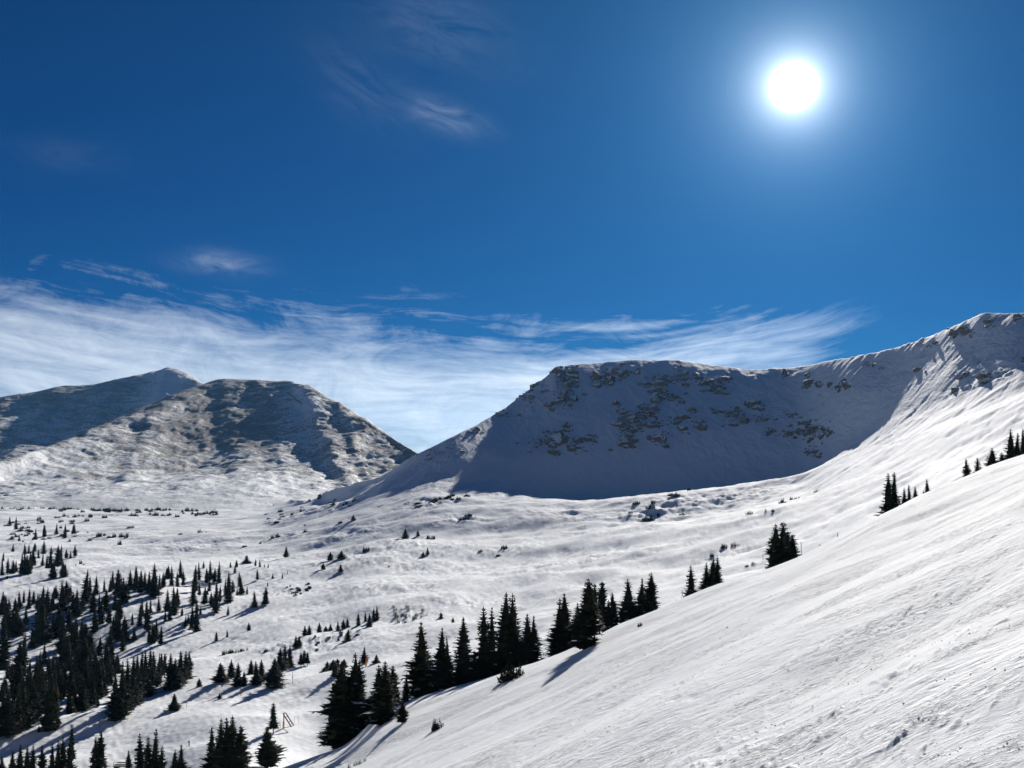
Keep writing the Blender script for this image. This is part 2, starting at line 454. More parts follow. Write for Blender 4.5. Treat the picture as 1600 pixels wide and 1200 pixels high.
def mat_slope():
    m, nt, b = new_mat("wind_packed_snow"); g = NT(nt)
    co = g.node('ShaderNodeTexCoord').outputs['Object']
    v1 = g.mapping(co, (0, 0, wang), (0.75, 1.6, 1.0))
    v2 = g.mapping(co, (0, 0, wang + 0.15), (1.7, 3.4, 2.0))
    v3 = g.mapping(co, (0, 0, wang - 0.1), (3.0, 7.5, 4.0))
    band = g.step(g.noise(g.mapping(co, (0, 0, -math.atan2(0.5, 0.86)), (0.05, 0.2, 0.1)), 1.0, 5, 0.62, 0.3), 0.44, 0.66)
    band2 = g.math('ADD', g.math('MULTIPLY', band, 1.0), 0.07)
    h1 = g.noise(v1, 1.0, 5, 0.6, 0.5)
    d1 = g.step(g.noise(v2, 1.0, 5, 0.62, 0.5), 0.52, 0.66)
    d2 = g.step(g.noise(v3, 1.0, 4, 0.6, 0.4), 0.50, 0.68)
    calm = g.step(g.noise(g.mapping(co, (0, 0, wang + 0.2), (0.035, 0.09, 0.1)), 1.0, 3, 0.5), 0.38, 0.62, 0.25, 1.0)
    n = g.bump(g.math('MULTIPLY', h1, calm), 0.28, 0.9)
    n = g.bump(g.math('MULTIPLY', d1, band2), 0.16, 1.0, n)
    n = g.bump(g.math('MULTIPLY', d2, band2), 0.07, 1.0, n)
    n = g.bump(g.noise(co, 7.0, 3, 0.6), 0.014, 0.7, n)
    nt.links.new(n, b.inputs['Normal'])
    nt.links.new(g.mix(g.noise(co, 0.08, 3), (0.84, 0.87, 0.90, 1), (0.89, 0.905, 0.92, 1)), b.inputs['Base Color'])
    snow_common(b, g)
    return m
def mat_valley():
    m, nt, b = new_mat("drifted_snow"); g = NT(nt)
    co = g.node('ShaderNodeTexCoord').outputs['Object']
    ang = -math.atan2(0.83, 0.55)
    v1 = g.mapping(co, (0, 0, ang), (0.06, 0.24, 0.2))
    v2 = g.mapping(co, (0, 0, ang), (0.22, 0.8, 0.5))
    h1 = g.noise(v1, 1.0, 6, 0.6, 0.5)
    h2 = g.noise(v2, 1.0, 6, 0.65, 0.4)
    p = g.step(g.noise(co, 0.018, 4, 0.6), 0.42, 0.62)
    n = g.bump(h1, 0.34, 0.8)
    n = g.bump(g.math('MULTIPLY', h2, g.math('ADD', g.math('MULTIPLY', p, 1.2), 0.06)), 0.26, 0.8, n)
    nt.links.new(n, b.inputs['Normal'])
    # tundra grass poking through where the wind strips the snow
    bare = g.math('MULTIPLY', g.step(g.noise(g.mapping(co, (0, 0, ang), (0.05, 0.11, 0.1)), 1.0, 8, 0.7, 0.5), 0.66, 0.74), g.step(g.noise(co, 0.7, 5, 0.7), 0.5, 0.6))
    col = g.mix(bare, SNOW, (0.24, 0.20, 0.15, 1))
    nt.links.new(col, b.inputs['Base Color'])
    snow_common(b, g)
    return m
def mat_wall():
    m, nt, b = new_mat("headwall_snow"); g = NT(nt)
    co = g.node('ShaderNodeTexCoord').outputs['Object']
    h1 = g.noise(g.mapping(co, (0, 0, 0.3), (0.05, 0.02, 0.05)), 1.0, 6, 0.6, 0.4)
    h2 = g.noise(co, 0.25, 5, 0.65)
    n = g.bump(h1, 4.0, 0.9); n = g.bump(h2, 0.6, 0.9, n)
    nt.links.new(n, b.inputs['Normal'])
    b.inputs['Base Color'].default_value = SNOW
    snow_common(b, g)
    return m
def mat_mountain():
    m, nt, b = new_mat("tundra_and_snow"); g = NT(nt)
    co = g.node('ShaderNodeTexCoord').outputs['Object']
    nz = g.node('ShaderNodeSeparateXYZ'); nt.links.new(g.node('ShaderNodeTexCoord').outputs['Object'], nz.inputs[0])
    at = g.node('ShaderNodeAttribute', attribute_name='bare').outputs['Fac']
    st = g.mapping(co, (0, 0, 0.35), (0.011, 0.018, 0.024))
    a = g.noise(st, 1.0, 10, 0.68, 0.7)
    f = g.noise(g.mapping(co, (0, 0, 0.5), (0.10, 0.2, 0.2)), 1.0, 5, 0.72, 0.4)
    t = g.math('ADD', g.math('ADD', g.math('MULTIPLY', a, 0.62), g.math('MULTIPLY', f, 0.70)), g.math('MULTIPLY', at, 0.55))
    bare = g.step(t, 0.675, 0.75)
    grass = g.mix(g.noise(co, 0.05, 4, 0.6), (0.15, 0.135, 0.125, 1), (0.32, 0.285, 0.25, 1))
    nt.links.new(g.mix(bare, SNOW, grass), b.inputs['Base Color'])
    n = g.bump(a, 6.0, 0.9); n = g.bump(f, 3.4, 0.9, n)
    nt.links.new(n, b.inputs['Normal'])
    b.inputs['Roughness'].default_value = 0.65; b.inputs['Specular IOR Level'].default_value = 0.25
    return m
def mat_rock():
    m, nt, b = new_mat("grey_brown_rock"); g = NT(nt)
    geo = g.node('ShaderNodeNewGeometry')
    co = g.node('ShaderNodeTexCoord').outputs['Object']
    oi = g.node('ShaderNodeObjectInfo').outputs['Random']
    sz = g.node('ShaderNodeSeparateXYZ'); nt.links.new(geo.outputs['Normal'], sz.inputs[0])
    wp = geo.outputs['Position']
    snow = g.step(g.math('ADD', sz.outputs[2], g.math('MULTIPLY', g.math('SUBTRACT', g.noise(wp, 0.5, 4, 0.65), 0.5), 1.5)), 0.55, 0.72)
    c = g.mix(g.noise(wp, 0.35, 5, 0.7), (0.06, 0.05, 0.04, 1), (0.27, 0.205, 0.145, 1))
    nt.links.new(g.mix(snow, c, SNOW), b.inputs['Base Color'])
    nt.links.new(g.bump(g.noise(wp, 0.8, 6, 0.7), 0.8, 0.9), b.inputs['Normal'])
    b.inputs['Roughness'].default_value = 0.85
    return m
def mat_plain(name, col, rough=0.7, var=0.25, scale=6.0, metal=0.0):
    m, nt, b = new_mat(name); g = NT(nt)
    co = g.node('ShaderNodeTexCoord').outputs['Object']
    d = tuple(c * (1 - var) for c in col[:3]) + (1,)
    e = tuple(min(1, c * (1 + var)) for c in col[:3]) + (1,)
    nt.links.new(g.mix(g.noise(co, scale, 4, 0.6), d, e), b.inputs['Base Color'])
    b.inputs['Roughness'].default_value = rough; b.inputs['Metallic'].default_value = metal
    return m
def mat_needles():
    m, nt, b = new_mat("fir_needles"); g = NT(nt)
    oi = g.node('ShaderNodeObjectInfo').outputs['Random']
    co = g.node('ShaderNodeTexCoord').outputs['Object']
    a = g.mix(oi, (0.012, 0.018, 0.012, 1), (0.024, 0.028, 0.014, 1))
    c = g.mix(g.step(g.noise(co, 9.0, 3, 0.6), 0.35, 0.7), a, (0.030, 0.032, 0.014, 1))
    nt.links.new(c, b.inputs['Base Color'])
    b.inputs['Roughness'].default_value = 0.8; b.inputs['Specular IOR Level'].default_value = 0.05
    return m
M_SLOPE, M_VALLEY, M_WALL, M_MTN, M_ROCK = mat_slope(), mat_valley(), mat_wall(), mat_mountain(), mat_rock()
M_NEEDLE = mat_needles()
M_BARK = mat_plain("bark", (0.075, 0.055, 0.042), 0.9, 0.35, 20)
M_TWIG = mat_plain("willow_twigs", (0.09, 0.065, 0.04), 0.9, 0.35, 20)
M_SNOWCAP = mat_plain("snow_load", (0.84, 0.87, 0.9), 0.6, 0.02, 3)

# ------------------------------------------------------------------ build the main ground
def spread(a, b, n, p):
    """n depths from a to b, evenly spaced in t**p"""
    q = np.linspace(a ** p, b ** p, n)
    return q ** (1.0 / p)
rows = np.concatenate([spread(0.4, 13, 26, 0.3)[:-1], spread(13, 185, 400, -0.35)[:-1], spread(185, 620, 150, -0.2)[:-1], spread(620, 1230, 210, 0.8)[:-1],
                       spread(1230, 4200, 26, 0.3)[:-1], spread(4200, 9000, 6, 0.4)])
cols = np.concatenate([800 - F * np.array([3.5, 2.6, 2.0, 1.5, 1.05]), np.linspace(-700, -75, 36), np.linspace(-60, 1660, 1040), np.linspace(1675, 2300, 36),
                       800 + F * np.array([1.05, 1.5, 2.0, 2.6, 3.5])])
T_, Z_, D_ = columns(cols)
NR, NC = len(rows), len(cols)
ucol = (cols - 800.0) / F
VX = np.empty((NR, NC)); VY = np.empty((NR, NC)); VZ = np.empty((NR, NC))
crest_m = CREST_T(np.clip(cols, -500, 2100)) * S
for r, t in enumerate(rows):
    y = np.full(NC, t * S); x = ucol * y
    VX[r] = x; VY[r] = y
    VZ[r] = loft(T_, Z_, D_, np.full(NC, t)) * S
CP = np.broadcast_to(cols, (NR, NC)); CM = np.broadcast_to(crest_m, (NR, NC))
VZ += relief(VX.ravel(), VY.ravel(), CP.ravel(), CM.ravel()).reshape(NR, NC)
verts = np.stack([VX, VY, VZ], -1).reshape(-1, 3)
# smooth vertex normals of the whole sheet, shared by the pieces it is cut into
P3 = verts.reshape(NR, NC, 3)
du = np.gradient(P3, axis=1); dv = np.gradient(P3, axis=0)
nrm = np.cross(du, dv); nrm /= np.linalg.norm(nrm, axis=-1, keepdims=True) + 1e-12
nrm = nrm.reshape(-1, 3)
ri, ci = np.meshgrid(np.arange(NR - 1), np.arange(NC - 1), indexing='ij')
q = np.stack([ri * NC + ci, ri * NC + ci + 1, (ri + 1) * NC + ci + 1, (ri + 1) * NC + ci], -1).reshape(-1, 4)
ry = np.broadcast_to(rows[:-1, None], ri.shape).ravel(); cx_ = cols[ci].ravel()
edge_fg = (CREST_T(np.clip(cx_, -500, 2100)) + 45)
edge_wall = LINES[5][0](np.clip(cx_, -500, 2100)) + 12
region = np.where(ry < edge_fg, 0, np.where((ry > edge_wall) & (cx_ > 640), 2, 1))
def cut(name, reg, mat, label, cat):
    f = q[region == reg]
    used = np.unique(f)
    remap = np.full(len(verts), -1, np.int64); remap[used] = np.arange(len(used))
    me = mesh_from(name, verts[used], remap[f], True, (mat,))
    me.normals_split_custom_set_from_vertices(nrm[used].astype(np.float32))
    o = link(bpy.data.objects.new(name, me))
    return tag(o, label, cat, kind="structure")
slope = cut("snow_slope", 0, M_SLOPE, "wide wind-scoured white snow slope rising across the near foreground", "slope")
valley = cut("valley", 1, M_VALLEY, "rolling snow-covered valley floor behind the near slope", "valley")
wall = cut("mountain_headwall", 2, M_WALL, "shaded snowy bowl headwall with dark rock bands", "mountain")

# ------------------------------------------------------------------ far mountains
def far_mountain(name, sil, foot_t, foot_py, mid_f, crest_t, px0, px1, step, label, seed, bare_fn, amp, spurs=()):
    silc = Curve1(sil)
    pxs = np.arange(px0, px1 + 1, step)
    sv_ = vslope(pxs, silc(pxs)); fv = vslope(pxs, np.full(len(pxs), foot_py))
    ct = np.full(len(pxs), float(crest_t)); ft = np.full(len(pxs), float(foot_t))
    zc, zf = sv_ * ct, fv * ft
    hgt = np.maximum(zc - zf, 4.0)
    ct = ft + (ct - ft) * np.clip(hgt / hgt.max(), 0.12, 1) ** 0.75
    zc = sv_ * ct
    T = np.stack([ft - 260, ft, ft + (ct - ft) * 0.35, ft + (ct - ft) * 0.72, ct, ct + 90, ct + 500, ct + 900], 1)
    Zk = np.stack([zf - 45, zf, zf + hgt * mid_f[0], zf + hgt * mid_f[1], zc, zc - 6, zc - 110, zf - 120], 1)
    D = pchip_d(T, Zk)
    fr = np.concatenate([np.linspace(0, 1, 14)[:-1], np.linspace(1, 4, 300)[:-1], np.linspace(4, 5, 14)[:-1], np.linspace(5, 7, 14)])
    n = len(pxs); V = np.empty((len(fr), n, 3)); FR = np.empty((len(fr), n))
    u = (pxs - 800.0) / F
    for r, f in enumerate(fr):
        i = min(int(f), 6); a = f - i
        t = T[:, i] * (1 - a) + T[:, i + 1] * a
        V[r, :, 1] = t * S; V[r, :, 0] = u * t * S; V[r, :, 2] = loft(T, Zk, D, t) * S
        FR[r] = f
    x, y = V[..., 0], V[..., 1]
    env = sstep(FR, 0.6, 1.6) * (1 - 0.75 * sstep(FR, 3.7, 4.0))
    spur = fbm(x / 420, y / 800, seed, 4, 0.5)
    rel = amp * (26 * spur + 9.0 * fbm(x / 120, y / 160, seed + 5, 4, 0.55) + 3.2 * fbm(x / 38, y / 45, seed + 9, 4, 0.6))
    rel = rel + amp * 9 * (0.30 - np.abs(fbm(x / 210, y / 640, seed + 31, 4, 0.5)))
    PX = np.broadcast_to(pxs, FR.shape)
    for (p0, dp, am, wd) in spurs:                     # ribs running from the crest to the foot
        q_ = (PX - (p0 + dp * (4 - FR) + 9 * pn(FR * 1.7, FR * 0 + p0, seed))) / wd
        rel = rel + am * np.where(q_ < 0, np.exp(-(q_ * 1.8) ** 2), np.exp(-(q_ * 0.8) ** 2)) * sstep(FR, 1.1, 2.2)
    V[..., 2] += rel * env
    m = len(fr)
    rr, cc = np.meshgrid(np.arange(m - 1), np.arange(n - 1), indexing='ij')
    fq = np.stack([rr * n + cc, rr * n + cc + 1, (rr + 1) * n + cc + 1, (rr + 1) * n + cc], -1).reshape(-1, 4)
    me = mesh_from(name, V.reshape(-1, 3), fq, True, (M_MTN,))
    at = me.attributes.new("bare", 'FLOAT', 'POINT')
    at.data.foreach_set("value", bare_fn(np.broadcast_to(pxs, (m, n)), FR, V).astype(np.float32).ravel())
    o = link(bpy.data.objects.new(name, me))
    tag(o, label, "mountain", kind="structure")
    return o, V, pxs, FR
def bare_dome(px, fr, V):
    b = 0.25 * np.exp(-(((px - 360) / 150.0) ** 2 + ((fr - 2.9) / 0.75) ** 2)) + 0.16 * sstep(fr, 3.2, 3.9) + 0.02
    b = b + 0.10 * sstep(px, 470, 560) - 0.22 * np.exp(-(((px - 470) / 35.0) ** 2 + ((fr - 3.2) / 0.6) ** 2)) - 0.16 * sstep(fr, 1.9, 1.2)
    b = b - 0.12 * sstep(px, 180, 40)
    return b
def bare_peak(px, fr, V):
    return 0.10 * sstep(fr, 2.6, 3.6) - 0.30 * np.exp(-(((px - 262) / 45.0) ** 2)) * sstep(fr, 2.0, 3.0) + 0.10
dome, domeV, domeP, domeF = far_mountain("mountain_dome", [(-500, 780), (-200, 765), (0, 722), (60, 705), (100, 690), (150, 668), (200, 645), (250, 624), (310, 602), (345, 592), (400, 594), (440, 597), (470, 606),
             (500, 619), (560, 649), (620, 686), (655, 708), (700, 735), (760, 772), (820, 790)], 1300, 790, (0.15, 0.58), 2680, -480, 820, 2.0,
             "rounded brown and white tundra mountain beyond the valley", 301, bare_dome, 0.55, ((452, 42, 14, 28), (345, 14, 6, 30), (270, -36, 7, 34), (520, 30, 6, 20), (395, 24, 4, 16)))
peak, _, _, _ = far_mountain("mountain_peak", [(-700, 700), (-300, 665), (0, 620), (60, 611), (100, 604), (150, 600), (200, 592), (230, 584), (265, 577), (290, 584), (320, 602), (380, 640), (440, 690), (520, 750)],
             2500, 740, (0.26, 0.66), 3700, -680, 520, 3.0, "pointed snowy peak rising behind the rounded mountain", 401, bare_peak, 0.6, ((268, -16, 16, 24), (190, -30, 9, 24), (90, -30, 10, 30), (20, -20, 8, 26)))

# ------------------------------------------------------------------ rocks on the headwall
def rock_mesh(seed):
    r = random.Random(seed); bm = bmesh.new()
    for _ in range(15):
        v = Vector((r.gauss(0, 1), r.gauss(0, 1), r.gauss(0, 1))); v.normalize()
        bm.verts.new(v * r.uniform(0.75, 1.15))
    bmesh.ops.convex_hull(bm, input=bm.verts)
    for v in [v for v in bm.verts if not v.link_faces]:
        bm.verts.remove(v)
    me = bpy.data.meshes.new("rock"); bm.to_mesh(me); bm.free()
    me.materials.append(M_ROCK); return me
ROCKS = [rock_mesh(i + 50) for i in range(9)]
# (x0, y0, x1, y1, count, smallest, largest) in photo pixels; size across
ROCK_ZONES = [(866, 570, 904, 602, 30, 4, 10), (858, 606, 903, 640, 24, 4, 11), (852, 630, 866, 643, 4, 4, 7), (818, 620, 838, 632, 6, 4, 8), (828, 594, 850, 608, 5, 5, 12), (836, 608, 868, 616, 6, 3, 6),
 (921, 584, 954, 607, 17, 4, 10), (951, 572, 980, 597, 16, 4, 11), (985, 578, 1003, 588, 5, 3, 6), (1000, 588, 1058, 606, 22, 4, 10), (1015, 603, 1042, 632, 18, 4, 11), (1040, 614, 1068, 632, 9, 4, 9), (1048, 577, 1075, 600, 14, 4, 9),
 (960, 644, 1003, 680, 24, 5, 12), (968, 672, 994, 703, 18, 5, 12), (990, 632, 1030, 666, 26, 5, 11), (1013, 668, 1047, 697, 17, 4, 10), (955, 630, 975, 645, 6, 3, 6),
 (855, 674, 882, 700, 18, 5, 13), (820, 682, 860, 704, 15, 3, 8), (880, 680, 908, 712, 14, 4, 9), (858, 700, 876, 716, 7, 4, 10), (905, 678, 936, 705, 12, 3, 6), (881, 660, 899, 673, 6, 3, 7),
 (1042, 648, 1072, 664, 9, 3, 8), (1056, 662, 1074, 680, 7, 3, 8), (1076, 640, 1086, 646, 3, 4, 8), (1080, 650, 1104, 676, 12, 3, 8),
 (1082, 584, 1100, 602, 9, 4, 9), (1098, 596, 1134, 618, 17, 4, 10), (1115, 588, 1142, 606, 10, 4, 9),
 (1110, 638, 1138, 652, 9, 3, 7), (1136, 636, 1162, 662, 14, 3, 8), (1163, 626, 1178, 634, 3, 5, 10), (1172, 630, 1196, 642, 8, 4, 10), (1174, 648, 1210, 660, 10, 3, 7), (1128, 658, 1152, 668, 5, 3, 6),
 (1194, 672, 1206, 682, 4, 4, 8), (1210, 664, 1255, 684, 16, 3, 7), (1254, 656, 1298, 690, 24, 4, 10), (1228, 642, 1252, 654, 8, 3, 5),
 (1254, 598, 1292, 606, 9, 3, 9), (1300, 602, 1338, 612, 8, 3, 7), (1258, 582, 1272, 594, 4, 3, 5), (1222, 580, 1232, 594, 4, 3, 6),
 (1260, 698, 1284, 718, 10, 3, 6), (1480, 514, 1500, 528, 9, 3, 7), (1494, 508, 1524, 524, 10, 3, 7), (1538, 494, 1556, 516, 9, 3, 7), (1584, 492, 1600, 500, 5, 3, 7), (1434, 534, 1462, 544, 4, 3, 5), (1345, 566, 1380, 578, 6, 3, 5),
 (1500, 584, 1514, 592, 5, 4, 8), (1526, 588, 1552, 600, 8, 4, 9), (1594, 556, 1606, 568, 5, 3, 7), (1428, 574, 1446, 582, 4, 3, 6), (1302, 592, 1330, 606, 4, 3, 5), (1488, 606, 1500, 612, 3, 4, 7),
 (770, 640, 800, 655, 8, 3, 6), (720, 668, 760, 690, 10, 3, 5), (655, 700, 715, 715, 14, 3, 5), (712, 700, 730, 712, 4, 2, 4), (800, 612, 832, 632, 9, 3, 7)]
RSCALE = 1.6
rock_specs = []
for (x0, y0, x1, y1, n, a, b) in ROCK_ZONES:
    cx0, cy0 = (x0 + x1) / 2, (y0 + y1) / 2
    tilt = random.uniform(-0.25, 0.25)
    for k in range(int(n * 2.3)):
        g1, g2 = random.gauss(0, 0.42), random.gauss(0, 0.42)
        px = cx0 + g1 * (x1 - x0) / 2 * 1.25; py = cy0 + g2 * (y1 - y0) / 2 * 1.25 + tilt * g1 * (x1 - x0) / 2
        s = a * 0.7 + (b - a * 0.7) * random.random() ** 2.6
        if k < max(2, n // 8) and x0 > 840: s = b * random.uniform(1.1, 1.7)
        rock_specs.append((px, py, s))
rock_specs.sort(key=lambda r: -r[2])
small_rocks = []
for k, (px, py, s) in enumerate(rock_specs):
    x_, y_, z_ = ground_at(px, py, 560, 1250)
    r_ = 0.5 * s * y_ / F * RSCALE
    rot = Matrix.Rotation(random.uniform(0, 6.28), 4, 'Z') @ Matrix.Rotation(random.uniform(-0.5, 0.5), 4, 'X')
    sc = Matrix.Diagonal((r_ * random.uniform(0.8, 1.3), r_ * random.uniform(0.8, 1.2), r_ * random.uniform(0.5, 1.05), 1))
    M = Matrix.Translation((x_, y_ + r_ * 0.25, z_ + r_ * 0.02)) @ rot @ sc
    me = ROCKS[k % len(ROCKS)]
    if k < 300:
        o = bpy.data.objects.new("rock", me); o.matrix_world = M; link(o, wall)
    else:
        small_rocks.append((me, M))
def join(name, items, mats, smooth=False):
    V, Fc, off = [], [], 0
    for me, M in items:
        co = np.empty(len(me.vertices) * 3, np.float32); me.vertices.foreach_get("co", co); co = co.reshape(-1, 3)
        A = np.array(M); V.append(co @ A[:3, :3].T + A[:3, 3])
        Fc += [tuple(i + off for i in p.vertices) for p in me.polygons]; off += len(co)
    return mesh_from(name, np.concatenate(V), Fc, smooth, mats)
o = link(bpy.data.objects.new("small_rocks", join("small_rocks", small_rocks, (M_ROCK,))), wall)
o["kind"] = "stuff"

# ------------------------------------------------------------------ conifers
def conifer(seed, dense=1.0, bare=0.06, droop=0.35, ragged=0.35, nwh=46, wind=0.0, snow=0.04, taper=0.85, tips=1):
    """unit-height tree, crown radius about 0.17: returns (trunk mesh, crown mesh)"""
    r = random.Random(seed)
    V, Fc, Mi = [], [], []
    def tri(*p, m=0):
        i = len(V); V.extend(p); Fc.append(tuple(range(i, i + len(p)))); Mi.append(m)
    stems = [(0.0, 0.0, 1.0)]
    for k in range(tips - 1):
        a = r.uniform(0, 6.28); stems.append((0.06 * math.cos(a), 0.06 * math.sin(a), r.uniform(0.78, 0.95)))
    for sx, sy, top in stems:
        gap = [r.random() < 0.10 for _ in range(12)]
        for w in range(nwh):
            f = (w + r.uniform(-0.4, 0.4)) / nwh; f = min(max(f, 0), 1)
            z = bare + (top - 0.015 - bare) * f
            env = 0.168 * (1 - f) ** taper * (0.86 + 0.14 * math.sin(f * 9 + seed)) + 0.010
            if f < 0.10: env *= 0.75 + 2.5 * f
            nb = max(4, int((9 - 4 * f) * dense))
            a0 = r.uniform(0, 6.28)
            for b in range(nb):
                a = a0 + b * 6.283 / nb + r.uniform(-0.3, 0.3)
                if gap[int(a / 6.283 * 12) % 12] and r.random() < 0.5: continue
                L = env * (1 - ragged * r.random() ** 1.5) * (r.uniform(1.1, 1.32) if r.random() < 0.14 else 1.0)
                L *= 1 + wind * math.cos(a - 0.4)
                ca, sa = math.cos(a), math.sin(a)
                dz = -droop * (0.35 + 0.65 * (1 - f)) if f < 0.86 else 0.5 * f
                d0 = Vector((ca, sa, dz * 0.6)).normalized()
                side = Vector((-sa, ca, 0))
                base = Vector((sx, sy, z)); wdt = L * r.uniform(0.20, 0.30) + 0.004
                p1 = base + d0 * L * 0.5 + Vector((0, 0, -0.01)); tip = base + d0 * L + Vector((0, 0, L * 0.16 + dz * L * 0.25))
                sag = Vector((0, 0, -wdt * 0.55))
                tri(base + side * wdt * 0.25, base - side * wdt * 0.25, p1 - side * wdt + sag, p1 + Vector((0, 0, wdt * .2)))
                tri(base + side * wdt * 0.25, p1 + Vector((0, 0, wdt * .2)), p1 + side * wdt + sag)
                tri(p1 - side * wdt + sag, tip, p1 + Vector((0, 0, wdt * .2)))
                tri(p1 + Vector((0, 0, wdt * .2)), tip, p1 + side * wdt + sag)
                for sg in (-1, 1):                       # side sprays
                    for kk in (0.38, 0.62, 0.85):
                        pb = base + d0 * L * kk
                        e = pb + d0 * L * r.uniform(0.16, 0.34) + side * sg * L * r.uniform(0.2, 0.42) * (1.15 - kk * 0.6) + Vector((0, 0, r.uniform(-0.12, 0.02) * L - 0.004))
                        tri(pb + side * sg * 0.003, pb + d0 * L * 0.12 + Vector((0, 0, -0.006)), e)
                if L > 0.04:                              # hanging sprays below the branch
                    pb = base + d0 * L * r.uniform(0.3, 0.8)
                    tri(pb - d0 * L * 0.2, pb + d0 * L * 0.2, pb + Vector((r.uniform(-.01, .01), r.uniform(-.01, .01), -r.uniform(0.015, 0.035))))
                if r.random() < snow and L > 0.05:
                    pb = base + d0 * L * 0.6; h = Vector((0, 0, 0.006 + wdt * .2))
                    tri(pb - d0 * L * 0.25 + h, pb + side * wdt * 0.6 + h * .7, pb + d0 * L * 0.3 + h, pb - side * wdt * 0.6 + h * .7, m=1)
        # dense inner foliage
        rings = 9; i0 = len(V)
        for w in range(rings):
            f = w / (rings - 1); z = bare + 0.03 + (top * 0.93 - bare - 0.03) * f
            for k in range(8):
                a = k * 0.785; rr = 0.075 * (1 - f) ** taper * r.uniform(0.45, 1.05) + 0.003
                V.append(Vector((sx + rr * math.cos(a), sy + rr * math.sin(a), z + r.uniform(-.02, .02))))
        for w in range(rings - 1):
            for k in range(8):
                Fc.append((i0 + w * 8 + k, i0 + w * 8 + (k + 1) % 8, i0 + (w + 1) * 8 + (k + 1) % 8, i0 + (w + 1) * 8 + k)); Mi.append(0)
        # leader
        for a in (0, 2.1, 4.2):
            c_, s_ = math.cos(a) * 0.007, math.sin(a) * 0.007
            tri(Vector((sx + c_, sy + s_, top - 0.06)), Vector((sx - s_, sy + c_, top - 0.05)), Vector((sx, sy, top)))
    cm = mesh_from("crown", np.array([tuple(v) for v in V]), Fc, False, (M_NEEDLE, M_SNOWCAP), Mi)
    TV, TF = [], []
    for sx, sy, top in stems:
        o0 = len(TV); seg = 7; levels = [(-0.05, 0.020), (0.0, 0.0165), (0.06, 0.0125), (0.4, 0.009), (top - 0.03, 0.002)]
        for z, rad in levels:
            for k in range(seg):
                a = k * 6.283 / seg; TV.append((sx * min(1, max(z, 0) * 6) + rad * math.cos(a), sy * min(1, max(z, 0) * 6) + rad * math.sin(a), z))
        for l in range(len(levels) - 1):
            for k in range(seg):
                TF.append((o0 + l * seg + k, o0 + l * seg + (k + 1) % seg, o0 + (l + 1) * seg + (k + 1) % seg, o0 + (l + 1) * seg + k))
    # a few dead lower stubs
    for k in range(6):
        a = r.uniform(0, 6.28); z = r.uniform(0.03, max(0.08, bare + 0.04)); i = len(TV); L = r.uniform(0.03, 0.07)
        d = Vector((math.cos(a), math.sin(a), -0.2)) * L; b = Vector((0, 0, z))
        TV += [tuple(b + Vector((0, 0, .004))), tuple(b - Vector((0, 0, .004))), tuple(b + d), tuple(b + Vector((-math.sin(a) * .006, math.cos(a) * .006, 0)))]
        TF += [(i, i + 1, i + 2), (i, i + 2, i + 3), (i + 1, i + 3, i + 2)]
    tm = mesh_from("trunk", TV, TF, True, (M_BARK,))
    return tm, cm
TREES = {
 'f': [conifer(i, 0.95, 0.05, 0.34, 0.55, 36, 0.0, 0.05, 0.86) for i in range(6)],          # full fir
 's': [conifer(20 + i, 0.85, 0.10, 0.45, 0.55, 40, 0.18, 0.05, 0.72) for i in range(4)],   # open, wind-shaped spruce
 'b': [conifer(30 + i, 0.7, 0.22, 0.4, 0.55, 34, 0.15, 0.02, 0.55) for i in range(3)],     # bare lower trunk
 'd': [conifer(40 + i, 0.9, 0.03, 0.3, 0.40, 26, 0.0, 0.04, 0.80) for i in range(5)],      # distant fir, lighter mesh
 'm': [conifer(60 + i, 0.75, 0.03, 0.25, 0.5, 20, 0.25, 0.03, 0.62, 3) for i in range(4)], # several stems
}
def bush_mesh(seed, n=26, spread_=1.0, twiggy=False):
    """krummholz: low wind-pruned mat with short upright leaders, unit height, about 1.6 wide"""
    r = random.Random(seed); V, Fc = [], []
    for k in range(n):
        a = r.uniform(0, 6.28); d = r.random() ** 0.6 * 0.75 * spread_
        b = Vector((d * math.cos(a), d * math.sin(a), -0.05)); h = r.uniform(0.35, 1.0) * (1.05 - 0.55 * d / spread_)
        lean = Vector((r.uniform(-.25, .25), r.uniform(-.25, .25), 0)) * (1.8 if twiggy else 1)
        nn = 9 if twiggy else 16
        for j in range(nn):
            f = (j + r.random()) / nn; p = b + Vector((0, 0, h * f)) + lean * f * h
            aa = r.uniform(0, 6.28); L = (0.05 + 0.26 * (1 - f)) * r.uniform(0.6, 1.2) * (0.6 if twiggy else 1)
            e = p + Vector((math.cos(aa) * L, math.sin(aa) * L, r.uniform(-0.02, 0.22) * (2 if twiggy else 1)))
            s = Vector((-math.sin(aa), math.cos(aa), 0)) * L * (0.16 if twiggy else 0.42)
            i = len(V); V += [p + Vector((0, 0, 0.03)), p * 0.45 + e * 0.55 - s + Vector((0, 0, -.05)), e, p * 0.45 + e * 0.55 + s + Vector((0, 0, -.05))]
            Fc += [(i, i + 1, i + 2), (i, i + 2, i + 3)]
        i = len(V); t = b + Vector((0, 0, h)) + lean * h
        V += [b + Vector((.03, 0, 0)), b + Vector((-.03, .03, 0)), t, b + Vector((0, -.03, 0))]; Fc += [(i, i + 1, i + 2), (i + 1, i + 3, i + 2), (i + 3, i, i + 2)]
    return mesh_from("bush", np.array([tuple(v) for v in V]), Fc, False, (M_TWIG if twiggy else M_NEEDLE,))
BUSH = [bush_mesh(i) for i in range(5)]
TWIG = [bush_mesh(80 + i, 22, 1.0, True) for i in range(4)]

